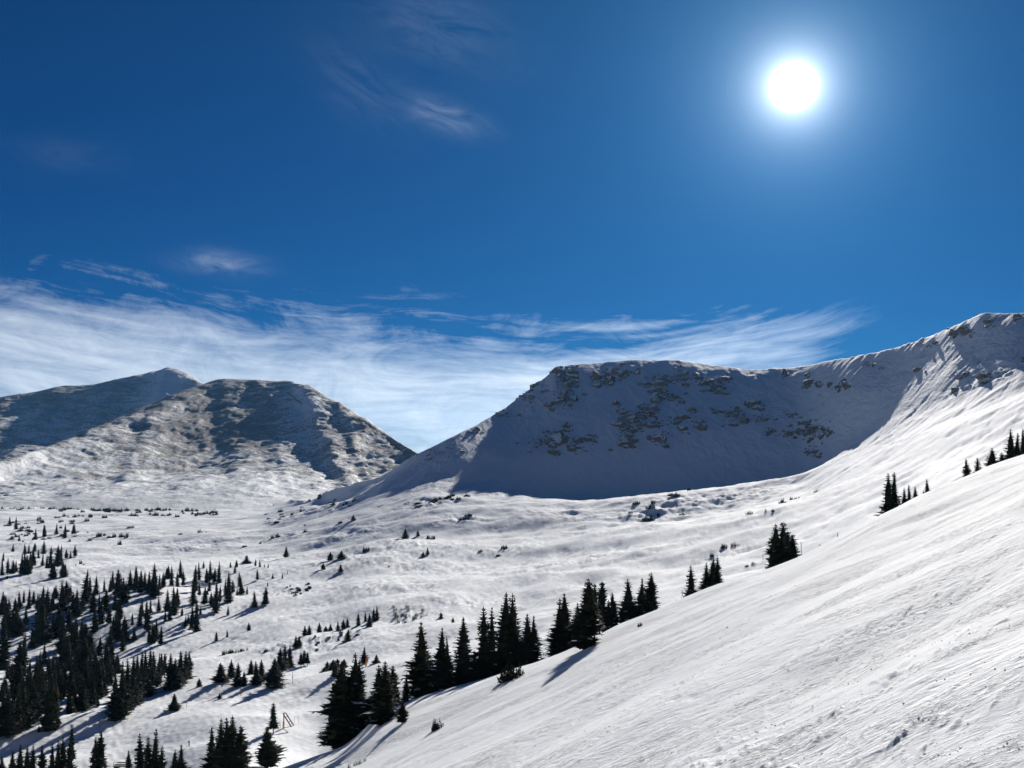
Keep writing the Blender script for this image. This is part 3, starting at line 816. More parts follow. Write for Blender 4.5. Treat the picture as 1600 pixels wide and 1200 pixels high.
ORD = ["first", "second", "third", "fourth", "fifth", "sixth", "seventh", "eighth", "ninth", "tenth", "eleventh", "twelfth", "thirteenth", "fourteenth", "fifteenth", "sixteenth", "seventeenth", "eighteenth", "nineteenth", "twentieth"]
tree_count = 0
def place(px, py, crest):
    if crest:                                    # stands on the near slope, in front of or just over its edge
        tcr = float(CREST_T(px)); u, v = uv(px, py); vc = float(vslope(px, CREST_P(px)))
        if v < vc - 0.002:
            return ground_at(px, py, 15.0, tcr)
        y_ = (tcr + 1.5) * S; x_ = u * y_
        return x_, y_, float(ground_z(x_, y_)[0])
    lo = 150.0
    return ground_at(px, py, lo, 1250.0)
def add_tree(px, py, hpx, wpx, kind, crest, label, group, seed):
    global tree_count
    x_, y_, z_ = place(px, py, crest)
    r = random.Random(seed * 7919 + int(px * 13))
    top = float(vslope(px, py - hpx)) * y_
    h = max(top - z_, 0.6 * hpx * y_ / F)
    if not wpx and r.random() < 0.42: kind = r.choice('mmss')
    tm, cm = r.choice(TREES[kind])
    root = bpy.data.objects.new("conifer_tree", None); root.empty_display_size = 0.5
    link(root); root.location = (x_, y_, z_ - 0.02 * h)
    wid = (wpx * y_ / F) / 0.18 if wpx else h * r.uniform(1.25, 2.15)
    root.scale = (wid, wid, h * 1.02); root.rotation_euler = (r.gauss(0, .022), r.gauss(0, .022), r.uniform(0, 6.28))
    c = bpy.data.objects.new("crown", cm); link(c, root)
    t = bpy.data.objects.new("trunk", tm); link(t, root)
    tag(root, label, "tree", group)
    tree_count += 1
    return root
def cluster(desc, group, items, crest=False, kind='f', noun="fir", shared=None):
    """a clump small enough to count: every tree named by its place in the clump"""
    items = sorted(items, key=lambda t: t[0])
    tall = max(range(len(items)), key=lambda i: items[i][2])
    if shared: items = [(a, b, c * random.uniform(1.05, 1.3)) for a, b, c in items]
    for i, t in enumerate(items):
        w = t[3] if len(t) > 3 else None; kd = t[4] if len(t) > 4 else kind
        if shared: lab = shared
        elif len(items) == 1: lab = desc
        else: lab = "%s %s from the left %s" % (ORD[i], noun, desc)
        add_tree(t[0], t[1], t[2], w, kd, crest, lab, group, i + int(t[1]))

cluster("in the largest dark clump low on the slope's edge", "clump low on the slope edge", [(533, 1172, 140, 66, 's'), (552, 1166, 148, 50), (562, 1158, 128, 40)], True)
cluster("in the three-topped clump beside the largest clump", "three-topped clump", [(593, 1128, 90, 40), (603, 1124, 92, 44), (613, 1117, 78, 32, 's')], True)
cluster("in the long row on the slope's edge", "long row of firs on the slope edge",
        [(634, 1094, 42, 15), (660, 1092, 122, 48), (687, 1085, 106, 36), (701, 1079, 84, 24), (724, 1074, 112, 38), (741, 1066, 50, 20, 's'), (757, 1062, 116, 36),
         (769, 1058, 112, 26), (786, 1054, 130, 42), (802, 1048, 122, 44), (825, 1024, 66, 34), (834, 1020, 60, 26)], True)
cluster("in the broad clump showing bare trunks", "broad clump with bare trunks",
        [(873, 1022, 88, 34), (884, 1024, 98, 44), (899, 1018, 78, 26), (914, 1018, 117, 40), (922, 1014, 108, 34, 'b'), (929, 1008, 98, 20, 'b'), (936, 1000, 93, 20, 'b'), (942, 993, 86, 18, 'b'), (951, 986, 50, 18, 's'), (959, 982, 58, 22, 's')], True)
cluster("in the trio beside the broad clump", "trio of firs", [(984, 976, 73, 36), (1002, 968, 66, 26), (1019, 958, 65, 28, 's')], True)
cluster("in the small dark group above the trio", "small dark group", [(1081, 940, 58, 24), (1104, 932, 54, 22), (1112, 929, 61, 30), (1121, 924, 55, 22)], True)
cluster("in the windblown clump standing alone mid-slope", "windblown clump", [(1213, 899, 82, 34, 's'), (1223, 895, 81, 24, 'b'), (1231, 891, 62, 20, 'b'), (1240, 887, 53, 20, 'b')], True)
cluster("in the pointed clump high on the slope's edge", "pointed clump", [(1389, 808, 70, 28), (1397, 804, 68, 24), (1413, 797, 36, 14), (1421, 794, 38, 14), (1430, 788, 28, 14, 's')], True)
cluster("taller fir of the small pair above the pointed clump", "small pair of firs", [(1450, 776, 28, 17)], True)
cluster("shorter fir of the small pair above the pointed clump", "small pair of firs", [(1443, 779, 14, 8)], True)
cluster("of the last firs high on the slope's edge", "last firs on the slope edge",
        [(1511, 752, 36, 16, 's'), (1527, 747, 33, 15, 's'), (1551, 741, 42, 26, 's'), (1566, 736, 30, 20, 's'), (1580, 730, 60, 26), (1588, 727, 52, 20), (1599, 722, 54, 20)], True)
cluster("single small fir on the open slope below the row", "small firs on the open slope", [(629, 1130, 38, 17, 's')], True)

cluster("in the clump standing over the piste edge", "clump over the piste", [(330, 1212, 78, 30), (342, 1214, 92, 34), (354, 1210, 90, 36), (364, 1208, 92, 34), (374, 1206, 74, 34, 's')])
cluster("single open-branched fir with a low side branch by the piste", "firs by the piste", [(417, 1184, 50, 32, 's')])
cluster("thin tall conifer with a bare trunk beside the wooden frame", "firs by the piste", [(427, 1146, 49, 13, 'b')])
cluster("in the pair by the yellow pole", "pair by the yellow pole", [(273, 1215, 45, 18, 's'), (282, 1214, 52, 18, 's')])
cluster("in the clump beside the railed deck", "clump beside the railed deck", [(201, 1216, 45, 18), (221, 1216, 72, 26), (231, 1216, 66, 28), (240, 1214, 76, 26), (251, 1212, 48, 18, 's')])
cluster("in the open pair by the railed deck", "open pair by the railed deck", [(149, 1208, 58, 18, 's'), (157, 1206, 66, 20, 's')])
cluster("along the bottom edge among yellowish firs", "firs along the bottom edge", [(3, 1216, 34, 18), (18, 1218, 46, 20), (30, 1218, 56, 20), (42, 1218, 54, 20), (51, 1218, 56, 18), (66, 1218, 56, 18, 's'), (82, 1218, 58, 20), (91, 1218, 62, 22), (100, 1216, 68, 22), (108, 1214, 62, 22), (111, 1200, 70, 10, 'b')])
cluster("in the tall grove above the piste", "tall grove above the piste",
        [(182, 1140, 92, 26), (191, 1136, 104, 24), (199, 1124, 96, 22), (206, 1120, 96, 22), (213, 1110, 90, 20), (219, 1100, 84, 20), (226, 1096, 82, 20), (233, 1092, 80, 20), (240, 1082, 66, 18), (247, 1070, 50, 12), (252, 1064, 44, 10, 'b'), (257, 1060, 40, 10, 'b')])
cluster("in the narrow clump above the piste", "narrow clump above the piste", [(266, 1086, 66, 22), (274, 1086, 58, 24), (282, 1078, 62, 22), (289, 1070, 54, 18), (296, 1050, 32, 12)])
cluster("dark fir below the narrow clump, shadow crossing the piste", "firs by the piste", [(272, 1119, 36, 15)])
cluster("tiny lone fir on bright snow just right of the narrow clump", "firs by the piste", [(311, 1086, 23, 9, 'd')])
cluster("of the firs standing over long piste shadows", "firs with long piste shadows", [(344, 1083, 48, 21), (361, 1066, 36, 14), (372, 1085, 50, 17), (381, 1085, 37, 11), (392, 1066, 36, 13), (400, 1084, 52, 15), (408, 1076, 46, 14)])
cluster("small dark fir inside the piste shadows", "firs by the piste", [(343, 1103, 14, 7, 'd')])
cluster("dense broad fir below the rising row", "rising row of firs", [(428, 1087, 60, 30)])
cluster("in the rising row across the piste", "rising row of firs", [(438, 1058, 46, 18), (445, 1042, 36, 13), (453, 1042, 36, 12), (462, 1019, 26, 9, 'd'), (467, 1018, 25, 9, 'd'), (476, 1002, 25, 9, 'd'), (483, 1000, 24, 9, 'd'), (499, 993, 21, 9, 'd'), (509, 991, 13, 8, 'd'), (516, 988, 14, 8, 'd')])
cluster("of the upper stragglers above the rising row", "upper stragglers", [(528, 989, 19, 6, 'd'), (537, 985, 18, 9, 'd'), (543, 983, 18, 7, 'd'), (560, 979, 23, 7, 'd'), (571, 970, 15, 5, 'd'), (577, 982, 25, 10, 'd'), (584, 970, 21, 8, 'd'), (589, 968, 22, 8, 'd'), (544, 1004, 22, 10, 'd')])
cluster("in the bare-stemmed trio on the knoll", "bare-stemmed trio", [(470, 1048, 28, 8, 'b'), (475, 1048, 32, 9, 'b'), (480, 1047, 28, 8, 'b')])
cluster("in the dark thicket behind the largest clump", "thicket behind the largest clump", [(511, 1053, 20, 12), (520, 1056, 26, 15), (527, 1053, 24, 14), (537, 1056, 24, 13), (523, 1075, 43, 13), (507, 1064, 16, 6, 'd')])
cluster("narrow fir beside the yellow padded post", "firs in the gully", [(569, 1046, 36, 12)])
cluster("small cone-shaped fir in the open snow above the gully", "firs in the gully", [(588, 1049, 23, 11, 'd')])
# lone trees up the valley
for (px, py, h, w, lab) in ((447, 870, 17, 9, "small lone fir on the bare snow above the forest"), (385, 881, 14, 11, "stout twin-topped fir just above the forest edge"),
        (516, 883, 21, 11, "upper stout fir in the group of four mid-valley firs"), (533, 881, 21, 13, "broadest fir in the group of four mid-valley firs"),
        (505, 899, 17, 8, "lowest slim fir in the group of four mid-valley firs"), (532, 899, 18, 8, "slim fir directly below the broadest mid-valley fir"),
        (633, 843, 18, 12, "stout fir with the longest shadow in mid-valley"), (653, 836, 9, 6, "tiny fir between the stout fir and a low bush"),
        (668, 868, 13, 6, "taller of two little firs below the stout mid-valley fir"), (661, 871, 9, 7, "shorter of two little firs below the stout mid-valley fir"),
        (552, 818, 14, 8, "isolated pointed fir high on the rolling snow"), (338, 996, 10, 6, "tiny fir on open snow, lower of a scattered three"),
        (355, 992, 8, 4, "tiniest slim fir on open snow among a scattered three"), (389, 985, 13, 7, "upper fir of a scattered three on open snow"),
        (708, 975, 11, 6, "small fir on the knoll behind the long row"), (689, 966, 10, 7, "bushy little fir on the knoll among willow twigs")):
    cluster(lab, "lone firs in the valley", [(px, py, h, w, 'd')])
# the forest: nothing tells its members apart, so each band shares one label
band_top = [(203,925,28),(212,927,38),(220,932,40),(226,925,28),(241,936,50),(255,922,25),(263,902,18),(268,913,25),(277,915,20),(282,899,22),(286,912,20),(305,911,26),(311,905,25),(318,892,13),(323,908,20),(329,905,25),(327,920,15),(335,908,18),(342,909,27),
 (360,891,11),(369,891,13),(367,900,15),(374,914,20),(399,891,14),(406,893,16),(413,894,8),(419,894,10),(402,908,18),(426,906,10),(441,909,13),(449,901,8),
 (9,957,22),(15,957,15),(30,956,26),(37,946,23),(45,956,30),(52,950,26),(65,966,45),(72,966,40),(87,938,20),(97,961,45),(103,950,36),(110,946,31),(120,966,36),(132,946,46),(140,931,30),(150,931,28),(163,926,22),(172,926,22),(176,921,26),(184,936,38),(193,946,40),(190,926,20),
 (145,956,32),(155,961,32),(166,961,36),(180,956,24),(58,958,28),(24,962,26),(82,960,30),(3,965,40),(114,958,30),(128,958,28),(199,940,26),(233,930,30),(248,925,24)]
band_mid = [(305,924,22),(302,946,35),(312,936,22),(320,946,26),(324,933,12),(337,959,46),(343,946,30),(357,946,45),(352,936,25),(356,961,14),(377,931,26),(386,931,13),(370,933,13),(398,952,26),(415,949,26),(418,919,8),
 (222,966,25),(218,976,35),(230,981,38),(235,961,20),(248,956,20),(262,956,30),(272,963,38),(277,951,28),(258,973,17),(294,973,14),(290,975,12),(300,976,30),(307,981,36),(313,963,12),(238,996,22),(244,991,20),(232,993,10),(251,997,17),(210,989,10),(207,976,18),
 (27,989,42),(60,1001,60),(70,996,58),(82,991,26),(97,1002,40),(118,1006,40),(130,1001,30),(142,1006,18),(148,984,32),(158,973,32),(155,1011,16),(172,1014,34),(181,989,30),(194,991,25),(122,1026,18),(192,1004,14),(50,1006,20),(108,985,30),(170,975,26),(187,968,28),(40,978,32),(12,990,44),(92,980,30),(265,970,20),(284,965,16),(330,948,22),(364,925,18)]
band_low = [(5,1033,62),(35,1046,52),(107,1036,46),(97,1031,40),(12,1056,16),(62,1041,20),(87,1041,22),(70,1021,14),(130,1066,60),(140,1062,48),(165,1061,52),(175,1056,42),(183,1054,28),(75,1092,62),(90,1092,56),(100,1082,42),(45,1082,44),(30,1087,42),(20,1087,42),(8,1097,34),
 (62,1100,66),(118,1090,50),(110,1100,52),(150,1098,66),(160,1090,58),(142,1112,60),(128,1121,56),(116,1123,46),(106,1131,44),(153,1114,22),(85,1153,92),(76,1150,70),(60,1132,80),(50,1142,78),(36,1152,86),(26,1158,82),(13,1162,74),(3,1150,70),(42,1120,60),(20,1125,60),(5,1120,50),(96,1110,50),(70,1120,56),(61,1157,16),(168,1072,40),(155,1076,46),(135,1085,50),(120,1066,40),(58,1070,36),(82,1068,40),(175,1097,12),(163,1085,9)]
band_far = [(3,901,28),(12,899,25),(20,898,21),(25,894,18),(33,901,30),(42,901,28),(38,886,22),(48,891,25),(52,881,22),(66,881,14),(73,886,16),(78,886,25),(85,903,28),(98,901,22),(90,881,25),(95,876,22),(103,873,14),(110,873,12),(117,869,14),(20,862,12),(38,866,15),(45,863,12),(55,861,12),(68,863,16),(30,846,12),(55,841,14),(68,836,15),(88,833,15),(102,837,16),(115,832,12),(15,821,12),(25,826,15),(5,880,16),(60,872,14),(80,866,12)]
cluster("", "upper forest band", band_top, kind='d', shared="dark fir in the upper band of the valley forest")
cluster("", "middle forest band", band_mid, kind='d', shared="dark fir in the middle band of the valley forest, among long shadows")
cluster("", "lower forest", band_low, kind='d', shared="dark fir in the dense lower part of the valley forest")
cluster("", "far tree patch", band_far, kind='d', shared="small dark fir in the far patch at the valley's edge")

# low wind-pruned bushes and willow twigs
def add_bush(px, py, hpx, wpx, label, group, twig=False, crest=False, seed=0, name="krummholz_bush"):
    x_, y_, z_ = place(px, py, crest)
    r = random.Random(int(px * 31 + py * 17) + seed)
    o = link(bpy.data.objects.new("willow_bush" if twig else name, r.choice(TWIG if twig else BUSH)))
    h = hpx * y_ / F; w = wpx * y_ / F / 1.6
    o.location = (x_, y_, z_ - 0.08 * h); o.scale = (w, w * 0.9, h * 1.1); o.rotation_euler = (0, 0, r.uniform(0, 6.28))
    return tag(o, label, "bush", group)
add_bush(799, 1064, 32, 48, "low spreading fir bush in front of the long row", "bushes on the open slope", crest=True)
add_bush(682, 1140, 21, 24, "ragged little bush alone on the open slope", "bushes on the open slope", crest=True)
add_bush(1493, 763, 9, 12, "tiny dark bush on the snow below the last firs", "bushes on the open slope", crest=True)
add_bush(1467, 774, 5, 7, "tiniest dark tuft beside the small pair of firs", "bushes on the open slope", crest=True)
add_bush(1000, 978, 8, 9, "dark tuft poking from the snow below the trio", "bushes on the open slope", crest=True)
for k, (px, py, h, w) in enumerate([(545, 1199, 8, 8), (556, 1196, 8, 9), (563, 1194, 9, 8), (570, 1190, 10, 5)]):
    add_bush(px, py, h, w, "%s twig tuft from the left below the largest clump" % ORD[k], "twigs low on the slope", True, True)
for k, (px, py, h, w) in enumerate(sorted([(1014, 806, 11, 24), (1016, 796, 8, 16), (1020, 788, 8, 8), (1028, 800, 9, 6), (994, 789, 8, 14), (1053, 781, 7, 22), (1066, 800, 5, 12), (985, 802, 7, 7), (1077, 771, 6, 6)])):
    add_bush(px, py, h, w, "%s wind-clipped bush from the left on the moraine below the shaded bowl" % ORD[k], "bushes on the moraine")
for k, (px, py, h, w, lab) in enumerate([(1171, 812, 9, 16, "rounded willow clump above the windblown firs"), (1224, 790, 9, 16, "largest willow clump on the bright upper snow"), (1236, 781, 7, 10, "willow clump beside the largest upper clump"), (1246, 778, 7, 14, "low willow clump right of the largest upper clump"), (1276, 767, 9, 12, "highest willow clump under the bright slope"),
        (1131, 851, 9, 12, "middle clump of the three-part willow patch"), (1148, 847, 11, 18, "tallest clump of the three-part willow patch"), (1112, 859, 7, 9, "lowest clump of the three-part willow patch"), (1178, 876, 6, 11, "small clump just left of the windblown firs"), (1167, 879, 4, 8, "flat clump beside the windblown firs"), (1197, 810, 6, 5, "thin upright willow tuft near the rounded clump"), (1208, 809, 5, 6, "little tuft between the rounded and the largest willow clump")]):
    add_bush(px, py, h, w, lab, "willow clumps on the upper snow", k % 2 == 0)
for k in range(20):
    add_bush(random.uniform(612, 666), 962 + random.uniform(-12, 14) , random.uniform(4, 10), random.uniform(5, 11), "willow twigs on the shaded knoll behind the long row", "willow twigs on the knoll", True)
for k, (px, py) in enumerate([(298, 1009), (349, 1023), (354, 1019), (361, 1019), (371, 1020), (378, 1018), (386, 1016), (415, 1021), (435, 1015)]):
    add_bush(px, py, random.uniform(5, 10), random.uniform(5, 11), "%s tuft from the left on the open snow above the piste" % ORD[k], "willow tufts above the piste", k % 2 == 0)
for k in range(22):
    px = random.uniform(445, 485)
    add_bush(px, 928 + (px - 460) * -0.25 + random.gauss(0, 6), random.uniform(3, 5), random.uniform(4, 9), "low tuft on the drifted bank beside the forest", "tufts on the drifted bank")
for k in range(16):
    px = random.uniform(492, 560)
    add_bush(px, 1004 - (px - 525) * 0.18 + random.gauss(0, 5), random.uniform(3, 6), random.uniform(4, 8), "low tuft on the drifted knoll above the thicket", "tufts on the drifted knoll")
for (px, py, h, w, lab) in ((725, 812, 7, 22, "long low bush with a dark shadow under the bowl"), (733, 806, 6, 14, "bush at the upper end of the long low bush"), (788, 858, 9, 12, "bush on the rough bank in mid-valley"), (779, 866, 4, 14, "flat bush below the rough bank"), (752, 862, 5, 10, "small bush on the outer end of the rough bank"),
        (572, 866, 11, 12, "twiggy bush between the four mid-valley firs and the stout fir"), (677, 838, 9, 9, "dark low bush beside the stout mid-valley fir"), (669, 838, 8, 7, "small bush right next to the tiny mid-valley fir"), (532, 822, 5, 9, "bush casting a shadow beside the isolated pointed fir"), (477, 833, 6, 8, "bush at the head of a drifted hollow"),
        (426, 841, 8, 8, "left bush of a joined pair above the drifted hollow"), (434, 839, 8, 8, "right bush of a joined pair above the drifted hollow"), (407, 846, 7, 5, "small pointed bush beside the drifted hollow"), (431, 867, 5, 3, "tiny twig near the small lone fir"), (608, 889, 4, 3, "tiny twig on the open snow of mid-valley"), (477, 824, 3, 7, "flat bush just above the drifted hollow"),
        (382, 852, 4, 8, "tuft line on the slope above the forest"), (312, 834, 9, 10, "dark bush alone on the flat snow"), (322, 834, 3, 4, "speck of bush beside the dark bush on flat snow"), (282, 838, 5, 9, "snow-backed bush left of the dark bush")):
    add_bush(px, py, h, w, lab, "single bushes in the valley")
for k in range(46):                                   # line of krummholz on the near ridges below the far mountain
    f = random.random()
    if k < 26: px = 410 + 155 * f; py = 812 - 38 * f + random.gauss(0, 4) + 6 * math.sin(f * 9)
    else: px = 650 + 110 * f; py = 792 - 26 * f + random.gauss(0, 3)
    add_bush(px, py, random.uniform(3, 6), random.uniform(5, 11), "krummholz clump on the low drifted ridges under the mountains" , "krummholz on the low ridges")
for k in range(150):                                  # mats on the plain at the mountain's foot
    if k < 60: px = random.uniform(80, 340); py = 803 + random.gauss(0, 2.2) - 0.01 * (px - 200) + (4 if k % 3 else -7); lab = "krummholz mat in the dark line across the far plain"; gr = "krummholz line on the far plain"
    elif k < 110: px = random.uniform(0, 250); py = random.uniform(784, 800); lab = "scattered krummholz mat at the foot of the brown mountain"; gr = "krummholz at the mountain foot"
    else: px = abs(random.gauss(0, 70)); py = random.uniform(812, 850); lab = "krummholz mat around the far patch of firs"; gr = "krummholz near the far patch"
    add_bush(px, py, random.uniform(3, 7.5), random.uniform(4, 11), lab, gr)
for k, (px, py, h, w) in enumerate(sorted([(136, 816, 6, 8), (155, 838, 10, 10), (163, 837, 6, 6), (170, 840, 7, 7), (178, 839, 8, 8), (190, 839, 10, 9), (198, 841, 11, 8), (187, 850, 9, 8), (141, 841, 5, 6), (205, 824, 6, 14), (137, 828, 4, 5), (119, 881, 8, 8), (126, 877, 10, 5), (131, 880, 10, 6), (125, 884, 6, 5), (149, 880, 5, 4), (154, 881, 6, 5), (161, 880, 4, 4), (11, 909, 6, 6)])):
    add_bush(px, py, h, w, "%s bush from the left on the open snow round the far patch" % ORD[k], "bushes beside the far patch")

# ------------------------------------------------------------------ built things
M_WOOD = mat_plain("weathered_brown_wood", (0.16, 0.075, 0.045), 0.8, 0.3, 4)
M_YELLOW = mat_plain("yellow_pad", (0.62, 0.38, 0.04), 0.6, 0.12, 3)
M_ORANGE = mat_plain("orange_marker", (0.72, 0.16, 0.05), 0.6, 0.1, 5)
M_BAMBOO = mat_plain("bamboo_pole", (0.34, 0.22, 0.10), 0.7, 0.2, 6)
M_STEEL = mat_plain("dull_steel", (0.13, 0.12, 0.11), 0.6, 0.2, 6, 0.3)
M_DECK = mat_plain("dark_deck_boards", (0.05, 0.042, 0.038), 0.85, 0.3, 3)
M_NAVY = mat_plain("navy_jacket", (0.02, 0.03, 0.16), 0.7, 0.15, 8)
M_DARK = mat_plain("dark_trousers", (0.02, 0.02, 0.024), 0.8, 0.2, 8)
M_SKIN = mat_plain("skin", (0.45, 0.28, 0.21), 0.6, 0.05, 8)
def tube(pts, rad, seg=8, r2=None):
    V, Fc = [], []
    pts = [Vector(p) for p in pts]; n = len(pts)
    for i, p in enumerate(pts):
        d = (pts[min(i + 1, n - 1)] - pts[max(i - 1, 0)]).normalized()
        a = d.orthogonal().normalized(); b = d.cross(a)
        rr = rad if r2 is None else rad + (r2 - rad) * i / (n - 1)
        for k in range(seg):
            t = k * 2 * math.pi / seg; V.append(tuple(p + (a * math.cos(t) + b * math.sin(t)) * rr))
    for i in range(n - 1):
        for k in range(seg):
            Fc.append((i * seg + k, i * seg + (k + 1) % seg, (i + 1) * seg + (k + 1) % seg, (i + 1) * seg + k))
    Fc.append(tuple(range(seg))[::-1]); Fc.append(tuple((n - 1) * seg + k for k in range(seg)))
    return V, Fc
def boxv(c, s, M=None):
    V = [Vector((c[0] + s[0] / 2 * i, c[1] + s[1] / 2 * j, c[2] + s[2] / 2 * k)) for k in (-1, 1) for j in (-1, 1) for i in (-1, 1)]
    Fc = [(0, 2, 3, 1), (4, 5, 7, 6), (0, 1, 5, 4), (2, 6, 7, 3), (0, 4, 6, 2), (1, 3, 7, 5)]
    return [tuple(M @ v if M else v) for v in V], Fc
def beam(a, b, w, d):
    """squared timber from a to b"""
    a, b = Vector(a), Vector(b); z = (b - a).normalized(); x = z.orthogonal().normalized()
    if abs(z.y) < 0.9: x = Vector((0, 1, 0)).cross(z).normalized()
    y = z.cross(x); V = []
    for p in (a, b):
        for sx, sy in ((-1, -1), (1, -1), (1, 1), (-1, 1)):
            V.append(tuple(p + x * sx * w / 2 + y * sy * d / 2))
    return V, [(3, 2, 1, 0), (4, 5, 6, 7), (0, 1, 5, 4), (1, 2, 6, 5), (2, 3, 7, 6), (3, 0, 4, 7)]
def part(name, geo, mat, parent, smooth=False, bevel=0.0):
    V, Fc = [], []
    for v, f in (geo if isinstance(geo, list) else [geo]):
        o0 = len(V); V += list(v); Fc += [tuple(i + o0 for i in x) for x in f]
    me = mesh_from(name, V, Fc, smooth, (mat,))
    o = link(bpy.data.objects.new(name, me), parent)
    if bevel:
        m = o.modifiers.new("bevel", 'BEVEL'); m.width = bevel; m.segments = 2
    return o
def root(name, loc, label, cat, group=None, rz=0.0):
    o = bpy.data.objects.new(name, None); link(o); o.location = loc; o.rotation_euler = (0, 0, rz)
    return tag(o, label, cat, group)

# leaning timber frame on the piste
x_, y_, z_ = place(443, 1142, False); k_ = y_ / F
fr = root("timber_frame", (x_, y_, z_), "leaning brown timber frame on a yellow padded post beside the piste", "frame")
H = 23 * k_
part("post", tube([(0, 0, -0.4), (0.35 * k_, 0, H * 0.98)], 0.85 * k_), M_WOOD, fr, True)
part("pad", tube([(-0.02, 0, 0.0), (0.12 * k_, 0, H * 0.42)], 1.5 * k_, 10), M_YELLOW, fr, True)
for dy in (-0.55, 0.55):
    part("beam", beam((1.0 * k_ + dy * 0.5, dy, H), (13.6 * k_ + dy * 0.5, dy, H * 0.16), 1.5 * k_, 0.35), M_WOOD, fr, False, 0.03)
for f in (0.3, 0.65):
    part("cross_brace", beam((1.0 * k_ + 12.6 * k_ * f, -0.7, H * (1 - 0.84 * f)), (1.0 * k_ + 12.6 * k_ * f, 0.7, H * (1 - 0.84 * f)), 0.14, 0.14), M_WOOD, fr)
part("ground_beam", beam((-0.6 * k_, 0, 0.12), (14.4 * k_, 0, H * 0.14), 0.7 * k_, 0.25), M_WOOD, fr, False, 0.03)
part("top_cap", boxv((0.9 * k_, 0, H), (2.2 * k_, 1.6, 1.3 * k_)), M_WOOD, fr, False, 0.05)

# marker poles
def pole(px, py, hpx, label, marker=None, crest=False, mat=None, rad=0.5):
    x_, y_, z_ = place(px, py, crest); k_ = y_ / F
    o = root("marker_pole", (x_, y_, z_), label, "pole", "piste marker poles", random.uniform(0, 6))
    lean = random.uniform(-0.02, 0.02) * hpx * k_
    part("shaft", tube([(0, 0, -0.3), (lean * .5, 0, hpx * k_ * 0.5), (lean, 0, hpx * k_)], rad * k_ * 0.62, 7), mat or M_BAMBOO, o, True)
    if marker is not None:
        part("marker", tube([(lean * .8, 0, hpx * k_ * marker), (lean, 0, hpx * k_ * (marker + 0.16))], rad * k_ * 1.5, 8), M_ORANGE, o, True)
    else:
        part("tip_cap", tube([(lean * .95, 0, hpx * k_ * 0.93), (lean, 0, hpx * k_ * 1.01)], rad * k_ * 0.85, 7), M_ORANGE, o, True)
    return o
pole(285, 1190, 24, "tall yellow pole beside the fir pair near the skier", None, mat=M_YELLOW, rad=0.9)
pole(291.5, 1117, 13, "slim pole with orange marker on the sunlit piste stripe", 0.62)
pole(376, 1097, 14, "slim pole with orange marker inside the piste shadows", 0.75)
pole(199.5, 1140, 17, "faded orange pole at the foot of the tall grove", 0.7)
pole(457, 1083, 18, "thin pole with signs beside the dense broad fir", 0.45)
pole(438, 1141, 7, "short thin pole between the bare conifer and the timber frame", None)
pole(1066, 921, 9, "thin dark pole left of the small dark group", None, rad=0.7, mat=M_STEEL)
pole(1192, 869, 11, "faint thin pole left of the windblown clump", None, rad=0.5, mat=M_STEEL)
pole(1252, 857, 16, "thin pole just right of the windblown clump", None, rad=0.8, mat=M_STEEL)
pole(1281, 848, 5, "shortest stake on the track between two thin poles", None, rad=0.8, mat=M_STEEL)
pole(1309, 841, 13, "thin pole farthest up the track beside the slope's edge", None, rad=0.9, mat=M_STEEL)
# pink rope gate beside the frame
x_, y_, z_ = place(463, 1136, False); k_ = y_ / F
g_ = root("rope_gate", (x_, y_, z_), "faint pink rope gate on two thin poles beside the timber frame", "gate")
M_PINK = mat_plain("faded_pink_plastic", (0.55, 0.32, 0.30), 0.7, 0.1, 4)
for dx in (-3.0, 3.0):
    part("pole", tube([(dx * k_, 0, -0.3), (dx * k_, 0, 12 * k_)], 0.045, 6), M_PINK, g_, True)
part("rope", tube([(-3 * k_, 0, 10.5 * k_), (0, 0, 10.2 * k_), (3 * k_, 0, 10.5 * k_)], 0.03, 6), M_PINK, g_, True)
# yellow padded post in the gully
x_, y_, z_ = place(572, 1056, False); k_ = y_ / F
o = root("padded_post", (x_, y_, z_), "short yellow padded post with orange top beside a narrow fir", "post")
part("pad", tube([(0, 0, -0.2), (0, 0, 5.5 * k_)], 1.3 * k_, 10), M_YELLOW, o, True)
part("pole", tube([(0, 0, 5.0 * k_), (0, 0, 13 * k_)], 0.6 * k_, 8), M_ORANGE, o, True)

# railed deck at the bottom edge
x_, y_, z_ = place(186, 1203, False); k_ = y_ / F
dk = root("railed_deck", (x_, y_, z_), "dark snow-topped deck with steel railings at the bottom edge", "deck")
part("lower_platform", boxv((-2 * k_, 0.6, 2.2 * k_), (36 * k_, 4.0, 1.6 * k_)), M_DECK, dk, False, 0.04)
part("snow_layer", boxv((-2 * k_, 0.6, 3.35 * k_), (34 * k_, 3.7, 0.7 * k_)), M_SNOWCAP, dk, False, 0.09)
part("upper_box", boxv((-6 * k_, 1.4, 6.0 * k_), (6.5 * k_, 2.0, 5.0 * k_)), M_DECK, dk, False, 0.03)
part("upper_platform", boxv((4 * k_, 1.4, 9.0 * k_), (28 * k_, 2.4, 0.8 * k_)), M_DECK, dk, False, 0.03)
for dx in (-10, 1, 10, 17):
    part("rail_post", tube([(dx * k_, 0.2, 8.5 * k_), ((dx + (1.8 if dx == -10 else 0)) * k_, 0.2, 16.2 * k_)], 0.33 * k_, 6), M_STEEL, dk, True)
for hh in (12.6, 16.0):
    part("rail", tube([(-9.2 * k_, 0.2, hh * k_), (17 * k_, 0.2, hh * k_)], 0.33 * k_, 6), M_STEEL, dk, True)
part("rail_beam", boxv((4 * k_, 0.2, 15.2 * k_), (14 * k_, 0.16, 1.1 * k_)), M_STEEL, dk)
for dx in (-16, -4, 10):
    part("leg", boxv((dx * k_, 0.8, -0.3), (0.35, 0.35, 3.2 * k_ + 0.6)), M_DECK, dk)

